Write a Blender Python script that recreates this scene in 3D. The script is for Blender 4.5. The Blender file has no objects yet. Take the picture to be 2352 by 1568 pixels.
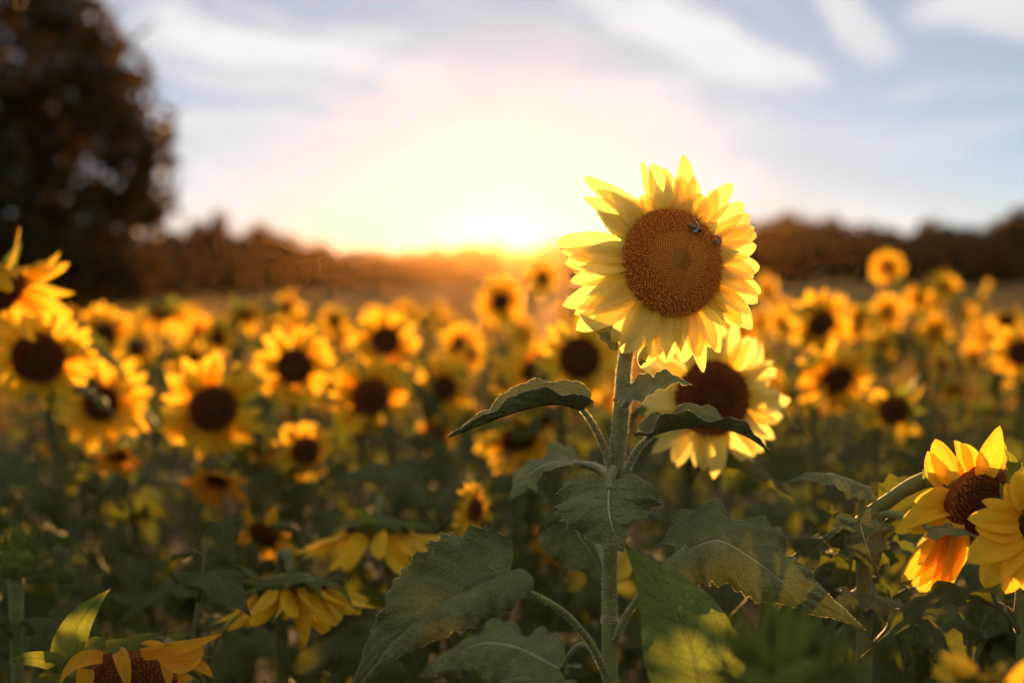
import bpy, math, random
import numpy as np
from mathutils import Vector, Matrix

random.seed(11)
RNG = np.random.default_rng(11)
SC = bpy.context.scene
COL = SC.collection
R = math.radians

# ------------------------------------------------------------------ camera
HORIZON = 632.0                       # image row (of 1568) of the horizon
CAM = np.array([0.0, 0.0, 1.45])
PITCH = math.atan((784 - HORIZON) / 1176 * 0.36)
FOCUS = 1.6
cam_d = bpy.data.cameras.new('camera')
cam_d.lens = 50; cam_d.sensor_width = 36
cam_d.clip_start = 0.02; cam_d.clip_end = 3000
cam_d.dof.use_dof = True
cam_d.dof.focus_distance = FOCUS - 0.02
cam_d.dof.aperture_fstop = 2.3
cam = bpy.data.objects.new('camera', cam_d); COL.objects.link(cam)
cam.location = CAM
cam.rotation_euler = (math.pi / 2 - PITCH, 0, 0)
SC.camera = cam
FW = np.array([0, math.cos(PITCH), -math.sin(PITCH)])
UP = np.array([0, math.sin(PITCH), math.cos(PITCH)])
RT = np.array([1.0, 0, 0])
K = 1176 / 0.36

def at(px, py, d):
    """a place in the field, from where it is seen (2352 x 1568) and how far it is"""
    return CAM + RT * ((px - 1176) / K * d) + UP * ((784 - py) / K * d) + FW * d

def see(p):
    q = np.asarray(p) - CAM
    d = q @ FW
    return 1176 + K * (q @ RT) / d, 784 - K * (q @ UP) / d

# ------------------------------------------------------------------ light
SUN_AZ = math.atan((1160 - 1176) / K)
SUN_EL = R(2.0)
world = bpy.data.worlds.new('World'); SC.world = world
world.use_nodes = True
SUN_DIR = Vector((math.sin(SUN_AZ) * math.cos(SUN_EL), math.cos(SUN_AZ) * math.cos(SUN_EL), math.sin(SUN_EL)))

def build_world():
    nt = world.node_tree; N = nt.nodes; L = nt.links
    N.clear()
    out = N.new('ShaderNodeOutputWorld'); bg = N.new('ShaderNodeBackground')
    sky = N.new('ShaderNodeTexSky'); sky.sky_type = 'NISHITA'; sky.sun_disc = False
    sky.sun_elevation = SUN_EL; sky.sun_rotation = SUN_AZ
    sky.air_density = 0.42; sky.dust_density = 0.15; sky.ozone_density = 2.0
    tc = N.new('ShaderNodeTexCoord')
    sep = N.new('ShaderNodeSeparateXYZ'); L.new(tc.outputs['Generated'], sep.inputs[0])
    def m(op, a, b=None, c=None, clamp=False):
        n = N.new('ShaderNodeMath'); n.operation = op; n.use_clamp = clamp
        for i, v in enumerate((a, b, c)):
            if v is None: continue
            if hasattr(v, 'is_linked'): L.new(v, n.inputs[i])
            else: n.inputs[i].default_value = v
        return n.outputs[0]
    # azimuth / elevation, in units of one image pixel of 2352 (a degree is about 57 of them)
    az = m('ARCTAN2', sep.outputs[0], sep.outputs[1])
    el = m('ARCSINE', sep.outputs[2])
    comb = N.new('ShaderNodeCombineXYZ'); L.new(az, comb.inputs[0]); L.new(el, comb.inputs[1])
    # wobble the coordinates so that the streaks fray
    nz = N.new('ShaderNodeTexNoise'); nz.inputs['Scale'].default_value = 9; nz.inputs['Detail'].default_value = 4
    sc0 = N.new('ShaderNodeMapping'); sc0.inputs['Scale'].default_value = (1, 2.2, 1); sc0.inputs['Rotation'].default_value = (0, 0, R(14))
    L.new(comb.outputs[0], sc0.inputs[0]); L.new(sc0.outputs[0], nz.inputs['Vector'])
    vm = N.new('ShaderNodeVectorMath'); vm.operation = 'SUBTRACT'; L.new(nz.outputs['Color'], vm.inputs[0]); vm.inputs[1].default_value = (.5, .5, .5)
    vs = N.new('ShaderNodeVectorMath'); vs.operation = 'SCALE'; L.new(vm.outputs[0], vs.inputs[0]); vs.inputs['Scale'].default_value = 0.045
    va = N.new('ShaderNodeVectorMath'); va.operation = 'ADD'; L.new(comb.outputs[0], va.inputs[0]); L.new(vs.outputs[0], va.inputs[1])
    streaks = [  # px, py, half length, half width, tilt (deg, + = rises to the right), weight
        (640, 120, 420, 62, -7, 1.0), (430, 95, 200, 60, -5, .6), (850, 75, 180, 34, -6, .7), (960, 175, 190, 46, -12, .9),
        (1560, 95, 330, 62, -22, 1.0), (1430, 20, 190, 60, -25, .9), (1750, 160, 200, 36, -6, .9),
        (1940, 70, 170, 60, -40, .8), (2240, 50, 240, 70, 3, .85), (1420, 265, 280, 66, -5, .95),
        (1030, 300, 260, 110, -30, .8), (640, 330, 330, 70, 3, .6), (1290, 90, 150, 60, -10, .5),
        (840, 390, 330, 70, 4, .6), (1700, 30, 140, 34, -12, .4), (300, 200, 300, 60, -8, .35), (2100, 330, 330, 40, 4, .5), (1850, 300, 300, 26, 5, .5), (2150, 230, 260, 26, 2, .5), (620, 40, 220, 22, -8, .6), (1050, 20, 160, 18, -8, .5), (500, 380, 260, 26, 3, .6),
        (780, 230, 260, 40, -12, .6), (480, 300, 260, 30, 2, .7), (760, 300, 300, 36, -4, .7), (1250, 215, 200, 30, -6, .6), (560, 190, 250, 30, -6, .7), (330, 150, 200, 40, -4, .6), (1980, 205, 260, 34, 3, .3), (520, 255, 220, 24, 2, .35), (1150, 60, 200, 24, -10, .3)]
    acc = None
    for px, py, a, b, ang, w in streaks:
        mp = N.new('ShaderNodeMapping'); mp.vector_type = 'TEXTURE'
        mp.inputs['Location'].default_value = ((px - 1176) / K, (HORIZON - py) / K, 0)
        mp.inputs['Rotation'].default_value = (0, 0, R(ang))
        mp.inputs['Scale'].default_value = (a / K * 1.25, b / K * 1.35, 1)
        L.new(va.outputs[0], mp.inputs[0])
        ln = N.new('ShaderNodeVectorMath'); ln.operation = 'LENGTH'; L.new(mp.outputs[0], ln.inputs[0])
        mr = N.new('ShaderNodeMapRange'); mr.interpolation_type = 'SMOOTHSTEP'
        L.new(ln.outputs['Value'], mr.inputs['Value'])
        mr.inputs['From Min'].default_value = 1.0; mr.inputs['From Max'].default_value = 0.35
        mr.inputs['To Min'].default_value = 0; mr.inputs['To Max'].default_value = w
        acc = mr.outputs[0] if acc is None else m('MAXIMUM', acc, mr.outputs[0])
    # cirrus all over the sky
    n2 = N.new('ShaderNodeTexNoise'); n2.inputs['Scale'].default_value = 2.6; n2.inputs['Detail'].default_value = 6; n2.inputs['Roughness'].default_value = .55
    mp2 = N.new('ShaderNodeMapping'); mp2.inputs['Scale'].default_value = (1, 3.2, 1); mp2.inputs['Location'].default_value = (CIRRUS, .3, 0); mp2.inputs['Rotation'].default_value = (0, 0, R(10))
    L.new(va.outputs[0], mp2.inputs[0]); L.new(mp2.outputs[0], n2.inputs['Vector'])
    mr2 = N.new('ShaderNodeMapRange'); mr2.interpolation_type = 'SMOOTHSTEP'; L.new(n2.outputs[0], mr2.inputs['Value'])
    mr2.inputs['From Min'].default_value = .42; mr2.inputs['From Max'].default_value = .58; mr2.inputs['To Max'].default_value = .85
    acc = m('MAXIMUM', acc, mr2.outputs[0])
    # fine fraying
    n3 = N.new('ShaderNodeTexNoise'); n3.inputs['Scale'].default_value = 22; n3.inputs['Detail'].default_value = 5
    L.new(mp2.outputs[0], n3.inputs['Vector'])
    fr = m('MULTIPLY_ADD', n3.outputs[0], .5, .75)
    acc = m('MULTIPLY', acc, fr, clamp=True)
    # clouds are lit by the low sun: bright towards it
    dt = N.new('ShaderNodeVectorMath'); dt.operation = 'DOT_PRODUCT'; L.new(tc.outputs['Generated'], dt.inputs[0]); dt.inputs[1].default_value = SUN_DIR
    near = N.new('ShaderNodeMapRange'); near.interpolation_type = 'SMOOTHERSTEP'
    ang = m('ARCCOSINE', dt.outputs['Value'])
    L.new(ang, near.inputs['Value']); near.inputs['From Min'].default_value = R(11); near.inputs['From Max'].default_value = R(0.5)
    cl = N.new('ShaderNodeMix'); cl.data_type = 'RGBA'
    cl.inputs['A'].default_value = (CLOUD[0], CLOUD[1], CLOUD[2], 1); cl.inputs['B'].default_value = (CLOUD_SUN[0], CLOUD_SUN[1], CLOUD_SUN[2], 1)
    L.new(near.outputs[0], cl.inputs['Factor'])
    # thin veil of high cloud that thickens to the sun
    veil = m('MULTIPLY_ADD', near.outputs[0], .42, .36)
    msk = m('MAXIMUM', acc, veil)
    # the air of the clear sky
    sm = N.new('ShaderNodeVectorMath'); sm.operation = 'MULTIPLY'; L.new(sky.outputs[0], sm.inputs[0]); sm.inputs[1].default_value = SKY_GAIN
    sp = N.new('ShaderNodeSeparateXYZ'); L.new(sm.outputs[0], sp.inputs[0])
    top = m('MAXIMUM', m('MAXIMUM', sp.outputs[0], sp.outputs[1]), sp.outputs[2])
    mn = N.new('ShaderNodeVectorMath'); mn.operation = 'SCALE'; L.new(sm.outputs[0], mn.inputs[0]); L.new(m('MINIMUM', 1.0, m('DIVIDE', 4.0, top)), mn.inputs['Scale'])
    mx = N.new('ShaderNodeMix'); mx.data_type = 'RGBA'
    L.new(msk, mx.inputs['Factor']); L.new(mn.outputs[0], mx.inputs['A']); L.new(cl.outputs['Result'], mx.inputs['B'])
    L.new(mx.outputs['Result'], bg.inputs['Color']); bg.inputs['Strength'].default_value = 0.054
    L.new(bg.outputs[0], out.inputs[0])
CIRRUS = 0.0
SKY_GAIN = (.68, .70, .72)
CLOUD = (4.7, 4.7, 4.65)
CLOUD_SUN = (3.5, 3.9, 4.25)
build_world()
world.cycles.sampling_method = 'MANUAL'; world.cycles.sample_map_resolution = 512

sun_d = bpy.data.lights.new('sun', 'SUN'); sun_d.energy = 5.0; sun_d.angle = R(0.6); sun_d.color = (1.0, 0.53, 0.17)
sun = bpy.data.objects.new('sun', sun_d); COL.objects.link(sun)
sun.rotation_euler = (-SUN_DIR).to_track_quat('-Z', 'Y').to_euler()
SC.view_settings.view_transform = 'Standard'; SC.view_settings.look = 'None'
SC.view_settings.exposure = 1.82; SC.view_settings.gamma = 1.0
SC.cycles.use_denoising = True
SC.cycles.max_bounces = 6; SC.cycles.diffuse_bounces = 4; SC.cycles.transmission_bounces = 5
SC.cycles.volume_bounces = 0; SC.cycles.sample_clamp_indirect = 6
SC.cycles.volume_step_rate = 4
SC.cycles.caustics_reflective = False; SC.cycles.caustics_refractive = False; SC.cycles.adaptive_threshold = .03

# ------------------------------------------------------------------ helpers
def mesh(name, verts, faces, uv=None, mats=(), smooth=True, fmat=None):
    me = bpy.data.meshes.new(name)
    verts = np.asarray(verts, float)
    me.from_pydata(verts.tolist(), [], faces if isinstance(faces, list) else faces.tolist())
    if uv is not None:
        lay = me.uv_layers.new(name='UVMap')
        li = np.zeros(len(me.loops), np.int32); me.loops.foreach_get('vertex_index', li)
        lay.data.foreach_set('uv', np.asarray(uv, np.float32)[li].ravel())
    for mt in mats: me.materials.append(mt)
    if fmat is not None: me.polygons.foreach_set('material_index', np.asarray(fmat, np.int32))
    if smooth: me.polygons.foreach_set('use_smooth', np.ones(len(me.polygons), bool))
    me.update()
    return me

def obj(name, me, parent=None, mat=None):
    o = bpy.data.objects.new(name, me); COL.objects.link(o)
    if parent is not None: o.parent = parent
    if mat is not None: o.matrix_local = mat
    return o

def thing(name, label, cat, loc, group=None):
    o = bpy.data.objects.new(name, None); COL.objects.link(o)
    o.empty_display_size = .05
    o.location = Vector(loc)
    o['label'] = label; o['category'] = cat
    if group: o['group'] = group
    return o

def tag(o, label, cat, group=None):
    o['label'] = label; o['category'] = cat
    if group: o['group'] = group
    return o

def unit(v):
    v = np.asarray(v, float); return v / (np.linalg.norm(v, axis=-1, keepdims=True) + 1e-12)

def catmull(pts, n):
    p = np.asarray(pts, float)
    if len(p) == 2:
        t = np.linspace(0, 1, n)[:, None]; return p[0] * (1 - t) + p[1] * t
    p = np.vstack([2 * p[0] - p[1], p, 2 * p[-1] - p[-2]])
    seg = len(p) - 3
    out = []
    for q in np.linspace(0, seg - 1e-6, n):
        i = int(q); t = q - i
        a, b, c, d = p[i:i + 4]
        out.append(.5 * (2 * b + (c - a) * t + (2 * a - 5 * b + 4 * c - d) * t * t + (3 * b - a - 3 * c + d) * t ** 3))
    return np.array(out)

def tube_geo(path, rad, sides=8, flute=0.0):
    path = np.asarray(path, float); n = len(path)
    rad = np.full(n, rad) if np.isscalar(rad) else np.interp(np.linspace(0, 1, n), np.linspace(0, 1, len(rad)), rad)
    tan = unit(np.gradient(path, axis=0))
    ref = np.array([0.0, 1, 0]) if abs(tan[0, 1]) < .8 else np.array([1.0, 0, 0])
    V = []; F = []; UVs = []
    a = unit(np.cross(tan[0], ref))
    for i in range(n):
        a = unit(a - tan[i] * (a @ tan[i])); b = np.cross(tan[i], a)
        for k in range(sides):
            th = 2 * math.pi * k / sides
            r = rad[i] * (1 + flute * math.cos(th * 5 + .4))
            V.append(path[i] + r * (math.cos(th) * a + math.sin(th) * b)); UVs.append((k / sides, i / (n - 1)))
    for i in range(n - 1):
        for k in range(sides):
            k2 = (k + 1) % sides
            F.append((i * sides + k, i * sides + k2, (i + 1) * sides + k2, (i + 1) * sides + k))
    F.append(tuple(range((n - 1) * sides, n * sides))); F.append(tuple(reversed(range(sides))))
    return np.array(V), F, np.array(UVs)

def join(parts):
    V = []; F = []; U = []; M = []; off = 0
    for i, p in enumerate(parts):
        v, f, u = p[:3]; mi = p[3] if len(p) > 3 else 0
        V.append(v); U.append(u if u is not None else np.zeros((len(v), 2)))
        F += [tuple(int(k) + off for k in q) for q in f]; M += [mi] * len(f); off += len(v)
    return np.vstack(V), F, np.vstack(U), M

def grid_faces(nu, nv):
    return [(i * nv + j, i * nv + j + 1, (i + 1) * nv + j + 1, (i + 1) * nv + j) for i in range(nu - 1) for j in range(nv - 1)]

# ------------------------------------------------------------------ materials
def mat(name):
    m = bpy.data.materials.new(name); m.use_nodes = True
    nt = m.node_tree; nt.nodes.clear()
    o = nt.nodes.new('ShaderNodeOutputMaterial')
    return m, nt, o

class G:
    def __init__(s, nt): s.nt = nt; s.N = nt.nodes; s.L = nt.links
    def put(s, sock, v):
        if v is None: return
        if hasattr(v, 'is_linked'): s.L.new(v, sock)
        elif isinstance(v, (tuple, list)) and sock.type == 'RGBA': sock.default_value = (*v[:3], 1)
        else: sock.default_value = v
    def m(s, op, a, b=None, c=None, clamp=False):
        n = s.N.new('ShaderNodeMath'); n.operation = op; n.use_clamp = clamp
        for i, v in enumerate((a, b, c)): s.put(n.inputs[i], v)
        return n.outputs[0]
    def mix(s, f, a, b, blend='MIX'):
        n = s.N.new('ShaderNodeMix'); n.data_type = 'RGBA'; n.blend_type = blend
        s.put(n.inputs['Factor'], f); s.put(n.inputs['A'], a); s.put(n.inputs['B'], b)
        return n.outputs['Result']
    def noise(s, scale, detail=3, vec=None, rough=.5):
        n = s.N.new('ShaderNodeTexNoise'); n.inputs['Scale'].default_value = scale; n.inputs['Detail'].default_value = detail; n.inputs['Roughness'].default_value = rough
        if vec is not None: s.L.new(vec, n.inputs['Vector'])
        return n.outputs[0]
    def rng(s, v, a, b, c=0, d=1, interp='SMOOTHSTEP'):
        n = s.N.new('ShaderNodeMapRange'); n.interpolation_type = interp
        s.put(n.inputs['Value'], v)
        for k, x in zip(('From Min', 'From Max', 'To Min', 'To Max'), (a, b, c, d)): s.put(n.inputs[k], x)
        return n.outputs[0]
    def coord(s, k='Object'): return s.N.new('ShaderNodeTexCoord').outputs[k]
    def mapping(s, vec, scale=(1, 1, 1), rot=(0, 0, 0)):
        n = s.N.new('ShaderNodeMapping'); s.L.new(vec, n.inputs[0]); n.inputs['Scale'].default_value = scale; n.inputs['Rotation'].default_value = rot
        return n.outputs[0]
    def sep(s, v):
        n = s.N.new('ShaderNodeSeparateXYZ'); s.L.new(v, n.inputs[0]); return n.outputs
    def rand(s): return s.N.new('ShaderNodeObjectInfo').outputs['Random']
    def bump(s, h, st, dist=.002):
        n = s.N.new('ShaderNodeBump'); s.put(n.inputs['Height'], h); n.inputs['Strength'].default_value = st; n.inputs['Distance'].default_value = dist
        return n.outputs[0]
    def pbsdf(s, col, rough=.6, spec=.3, nrm=None, sheen=0):
        n = s.N.new('ShaderNodeBsdfPrincipled'); s.put(n.inputs['Base Color'], col); s.put(n.inputs['Roughness'], rough)
        n.inputs['Specular IOR Level'].default_value = spec
        if sheen: n.inputs['Sheen Weight'].default_value = sheen; n.inputs['Sheen Roughness'].default_value = .4; n.inputs['Sheen Tint'].default_value = (1, .95, .8, 1)
        if nrm is not None: s.L.new(nrm, n.inputs['Normal'])
        return n.outputs[0]
    def transl(s, col, nrm=None):
        n = s.N.new('ShaderNodeBsdfTranslucent'); s.put(n.inputs['Color'], col)
        if nrm is not None: s.L.new(nrm, n.inputs['Normal'])
        return n.outputs[0]
    def mixs(s, f, a, b):
        n = s.N.new('ShaderNodeMixShader'); s.put(n.inputs[0], f); s.L.new(a, n.inputs[1]); s.L.new(b, n.inputs[2]); return n.outputs[0]

def petal_mat(name, c_base, c_tip, t_col, tf, brown=0.0, clear=.14):
    m, nt, o = mat(name); g = G(nt)
    uv = g.sep(g.coord('UV')); u, v = uv[0], uv[1]
    uvv = g.coord('UV')
    st = g.noise(1.0, 4, g.mapping(uvv, (26, 1.6, 1)))
    blot = g.noise(60, 3, g.coord('Object'))
    col = g.mix(g.rng(v, .0, .45), c_base, c_tip)
    col = g.mix(g.rng(st, .42, .75, 0, .45), col, tuple(x * y for x, y in zip(c_base, (.86, .72, .7))))
    rnd = g.rand()
    col = g.mix(g.m('MULTIPLY', rnd, .35), col, tuple(x * y for x, y in zip(c_tip, (.95, .82, .6))))
    if brown:
        bm = g.m('MULTIPLY', g.rng(g.noise(40, 4, g.coord('Object')), .48, .68), g.rng(v, .25, 1.0, .15, 1))
        col = g.mix(g.m('MULTIPLY', bm, brown), col, (.16, .055, .012))
    nrm = g.bump(g.m('ADD', st, g.m('MULTIPLY', blot, .3)), .35, .0012)
    tcol = g.mix(g.rng(st, .4, .8, 0, .35), t_col, tuple(x * y for x, y in zip(t_col, (.9, .72, .5))))
    if brown: tcol = g.mix(g.m('MULTIPLY', bm, brown), tcol, (.25, .08, .01))
    s = g.mixs(tf, g.pbsdf(col, .55, .2, nrm, .1), g.transl(tcol, nrm))
    tr = nt.nodes.new('ShaderNodeBsdfTransparent'); tr.inputs[0].default_value = (1, .72, .16, 1)
    s = g.mixs(clear, s, tr.outputs[0])
    nt.links.new(s, o.inputs[0]); return m

def leaf_mat(name, c, c2, vein, t_col, tf, nv=8.0, dusty=.3, orange=0.0):
    m, nt, o = mat(name); g = G(nt)
    uvv = g.coord('UV'); uv = g.sep(uvv); u, v = uv[0], uv[1]
    s_ = g.m('ABSOLUTE', g.m('MULTIPLY_ADD', u, 2, -1))
    mid = g.rng(s_, .012, .05, 1, 0)
    lat = g.m('FRACT', g.m('MULTIPLY', g.m('SUBTRACT', v, g.m('MULTIPLY', s_, .26)), nv))
    lat = g.m('ABSOLUTE', g.m('SUBTRACT', lat, .5))
    latm = g.m('MULTIPLY', g.rng(lat, .0, .05, .55, 0), g.rng(s_, .0, .95, 1, .2))
    vm = g.m('MAXIMUM', mid, latm)
    n1 = g.noise(26, 4, g.coord('Object')); n2 = g.noise(190, 3, g.coord('Object'))
    vo = g.N.new('ShaderNodeTexVoronoi'); vo.feature = 'DISTANCE_TO_EDGE'; vo.inputs['Scale'].default_value = 150; g.L.new(g.coord('Object'), vo.inputs['Vector'])
    net = g.m('MULTIPLY', g.rng(vo.outputs['Distance'], .0, .25), g.rng(n1, .3, .6, .2, 1.2))
    col = g.mix(g.rng(n1, .35, .68), c, c2)
    col = g.mix(g.m('MULTIPLY', g.rand(), .4), col, tuple(x * y for x, y in zip(c, (.75, .8, .8))))
    col = g.mix(g.m('MULTIPLY', g.rng(n2, .45, .7), dusty * .5), col, (.22, .19, .12))
    if orange:
        om = g.m('MULTIPLY', g.rng(g.noise(18, 3, g.coord('Object')), .52, .68), orange)
        col = g.mix(om, col, (.3, .13, .03))
    col = g.mix(vm, col, vein)
    h = g.m('ADD', g.m('ADD', g.m('MULTIPLY', n2, .2), g.m('MULTIPLY', net, .13)), g.m('ADD', g.m('MULTIPLY', n1, .7), g.m('MULTIPLY', vm, -.55)))
    nrm = g.bump(h, 1.0, .008)
    s = g.mixs(tf, g.pbsdf(col, .65, .12, nrm, .06), g.transl(g.mix(vm, t_col, tuple(x * .75 for x in t_col)), nrm))
    nt.links.new(s, o.inputs[0]); return m

def plain_mat(name, c, c2, scale, rough=.8, spec=.2, bump=.4, dist=.002, sheen=0, tf=0, tc=None):
    m, nt, o = mat(name); g = G(nt)
    n = g.noise(scale, 5, g.coord('Object'))
    col = g.mix(g.rng(n, .35, .65), c, c2)
    col = g.mix(g.m('MULTIPLY', g.rand(), .3), col, tuple(x * .7 for x in c))
    s = g.pbsdf(col, rough, spec, g.bump(n, bump, dist), sheen)
    if tf: s = g.mixs(tf, s, g.transl(tc))
    nt.links.new(s, o.inputs[0]); return m

M = {}
M['petal'] = petal_mat('petal_yellow', (.92, .60, .05), (.96, .80, .22), (.90, .82, .27), .52, clear=.18)
M['petal_field'] = petal_mat('petal_golden', (.88, .46, .008), (.92, .60, .018), (.95, .60, .05), .46)
M['petal_wilt'] = petal_mat('petal_withered', (.66, .26, .008), (.74, .36, .012), (.95, .46, .03), .42, brown=.35)
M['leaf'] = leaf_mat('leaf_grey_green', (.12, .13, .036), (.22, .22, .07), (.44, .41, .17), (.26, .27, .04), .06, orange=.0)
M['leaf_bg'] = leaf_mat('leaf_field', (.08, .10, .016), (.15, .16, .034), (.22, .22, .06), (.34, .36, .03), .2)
M['leaf_green'] = leaf_mat('leaf_fresh', (.12, .16, .03), (.17, .21, .04), (.26, .30, .08), (.30, .36, .05), .22, dusty=.1)
M['bract'] = leaf_mat('bract_green', (.19, .22, .03), (.25, .28, .05), (.22, .27, .07), (.40, .45, .05), .34, nv=4, dusty=.1)
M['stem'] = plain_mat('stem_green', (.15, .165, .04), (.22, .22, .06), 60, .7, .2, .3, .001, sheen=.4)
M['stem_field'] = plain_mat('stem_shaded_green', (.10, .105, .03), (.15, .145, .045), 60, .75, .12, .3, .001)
M['hair'] = plain_mat('bristle', (.40, .38, .24), (.5, .46, .3), 50, .5, .3, 0, .001, tf=.75, tc=(1, .95, .75))
def disc_mat(name, core, mid, rim):
    m, nt, o = mat(name); g = G(nt)
    p = g.coord('Object'); x = g.sep(p)
    r = g.m('SQRT', g.m('ADD', g.m('MULTIPLY', x[0], x[0]), g.m('MULTIPLY', x[1], x[1])))
    n = g.noise(14, 4, p)
    r = g.m('ADD', r, g.m('MULTIPLY', g.m('SUBTRACT', g.rand(), .5), .18))
    col = g.mix(g.rng(r, .06, .20), core, mid); col = g.mix(g.rng(r, .24, .42), col, rim)
    col = g.mix(g.rng(n, .4, .7, 0, .5), col, tuple(v * .5 for v in mid))
    nt.links.new(g.pbsdf(col, .9, .1, g.bump(g.noise(90, 3, p), .5, .02)), o.inputs[0]); return m
M['disc_brown'] = disc_mat('disc_brown', (.10, .06, .016), (.15, .045, .014), (.26, .08, .018))
M['disc_base'] = plain_mat('disc_base', (.36, .09, .014), (.44, .12, .018), 500, .9, .1, .6, .002)
M['floret_open'] = plain_mat('floret_open', (1, .42, .06), (.85, .28, .035), 420, .7, .2, .2, .001, tf=.25, tc=(.9, .35, .04))
M['floret_tip'] = plain_mat('floret_tip', (1, .52, .07), (.92, .38, .045), 420, .7, .2, .2, .001, tf=.25, tc=(.9, .45, .05))
M['floret_bud'] = plain_mat('floret_bud', (1, .44, .05), (.92, .34, .035), 300, .6, .3, .1, .001)
M['floret_core'] = plain_mat('floret_core', (.72, .36, .05), (.55, .30, .05), 300, .6, .3, .1, .001)
M['floret_brown'] = disc_mat('floret_brown', (.14, .08, .02), (.18, .055, .015), (.40, .14, .025))

# ------------------------------------------------------------------ ground
def ground():
    m, nt, o = mat('field_ground'); g = G(nt)
    p = g.coord('Object'); xyz = g.sep(p)
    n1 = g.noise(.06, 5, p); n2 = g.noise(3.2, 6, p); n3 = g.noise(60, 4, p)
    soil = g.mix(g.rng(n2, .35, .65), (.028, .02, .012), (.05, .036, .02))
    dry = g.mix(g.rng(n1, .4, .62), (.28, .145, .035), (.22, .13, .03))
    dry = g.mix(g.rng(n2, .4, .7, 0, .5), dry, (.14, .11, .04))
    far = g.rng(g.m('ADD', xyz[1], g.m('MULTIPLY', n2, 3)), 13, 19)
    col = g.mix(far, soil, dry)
    s = g.pbsdf(col, .95, .1, g.bump(g.m('ADD', n2, g.m('MULTIPLY', n3, .3)), .6, .04))
    nt.links.new(s, o.inputs[0])
    nx, ny = 41, 61
    xs = np.linspace(-420, 420, nx); ys = -30 + 550 * np.linspace(0, 1, ny) ** 1.6
    V = []
    for y in ys:
        for x in xs:
            z = 0.0 if y < 20 else .15 * math.sin(x * .03 + y * .021) * min(1, (y - 20) / 60)
            V.append((x, y, z))
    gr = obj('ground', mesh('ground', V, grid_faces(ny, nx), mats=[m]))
    gr['kind'] = 'structure'
ground()

# ------------------------------------------------------------------ trees
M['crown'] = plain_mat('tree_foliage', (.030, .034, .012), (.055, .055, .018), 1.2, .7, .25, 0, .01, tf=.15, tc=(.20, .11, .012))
M['crown_edge'] = plain_mat('edge_tree_foliage', (.022, .024, .009), (.04, .036, .012), 1.2, .6, .1, 0, .01, tf=.15, tc=(.16, .08, .01))  # foliage of the edge tree, darker than that of the far trees
M['bark'] = plain_mat('tree_bark', (.06, .045, .03), (.1, .075, .05), 6, .9, .1, .6, .03)

def crown_geo(lobes, n, size, rng, shell=.45):
    """leaf clumps spread through the lobes (centre, radii); outer layers thinner"""
    V = np.zeros((n * 4, 3)); U = np.zeros((n * 4, 2))
    w = np.array([l[1][0] * l[1][1] * l[1][2] for l in lobes]) ** .75; w /= w.sum()
    pick = rng.choice(len(lobes), n, p=w)
    d = unit(rng.normal(size=(n, 3)))
    r = rng.random(n) ** shell
    r *= 1 + .12 * np.sin(d[:, 0] * 7 + pick) * np.cos(d[:, 2] * 6 + 2 * pick)
    c = np.array([lobes[i][0] for i in pick]); rad = np.array([lobes[i][1] for i in pick])
    P = c + d * rad * r[:, None]
    a = unit(rng.normal(size=(n, 3))); b = unit(np.cross(a, rng.normal(size=(n, 3))))
    s = size * (.55 + .9 * rng.random(n))[:, None]
    V[0::4] = P - a * s; V[1::4] = P + b * s * .55; V[2::4] = P + a * s; V[3::4] = P - b * s * .55
    F = np.arange(n * 4).reshape(-1, 4)
    return V, F, U

def trunk_geo(h, r, limbs, rng):
    parts = [tube_geo(catmull([(0, 0, -.2), (.05 * h, 0, .3 * h), (.02 * h, .03 * h, .62 * h), (0, 0, .9 * h)], 9), [r * 1.3, r, r * .7, r * .15], 9)]
    for i in range(limbs):
        a = i * 2.4 + rng.random(); z = h * (.25 + .5 * i / limbs); l = h * (.28 + .12 * rng.random())
        p0 = np.array([.03 * h, 0, z]); p1 = p0 + np.array([math.cos(a) * l * .5, math.sin(a) * l * .5, l * .25]); p2 = p0 + np.array([math.cos(a) * l, math.sin(a) * l, l * .65])
        parts.append(tube_geo(catmull([p0, p1, p2], 5), [r * .5, r * .3, r * .08], 6))
    return join(parts)[:3]

def edge_tree():
    """the big tree that closes the picture on the left"""
    rng = np.random.default_rng(3)
    d = 30.0
    base = at(60, HORIZON, d); base[2] = 0
    t = thing('edge_tree', 'tall dark broadleaf tree at left edge, sunlit along its right side', 'tree', base)
    v, f, u = trunk_geo(7.6, .28, 9, rng)
    obj('trunk', mesh('edge_trunk', v, f, u, [M['bark']]), t)
    lob = []
    for px, py, rr in [(60, 300, 250), (150, 190, 150), (240, 300, 130), (275, 400, 105), (210, 480, 150), (60, 520, 190), (-120, 300, 240), (120, 60, 130),
                       (250, 190, 75), (300, 470, 75), (40, 20, 120), (-80, 60, 190), (-60, 560, 210), (170, 620, 150), (40, 660, 160), (-90, 680, 180), (250, 650, 90), (310, 330, 60), (180, 100, 70), (60, -60, 130)]:
        c = at(px + 45, py, d + rng.normal() * .9) - base; q = rr * d / K
        lob.append((c, (q, q * 1.05, q * .95)))
    v, f, u = crown_geo(lob, 12000, .16, rng, .72)
    obj('crown', mesh('edge_crown', v, f, u, [M['crown_edge']], smooth=False), t)
edge_tree()

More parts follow.
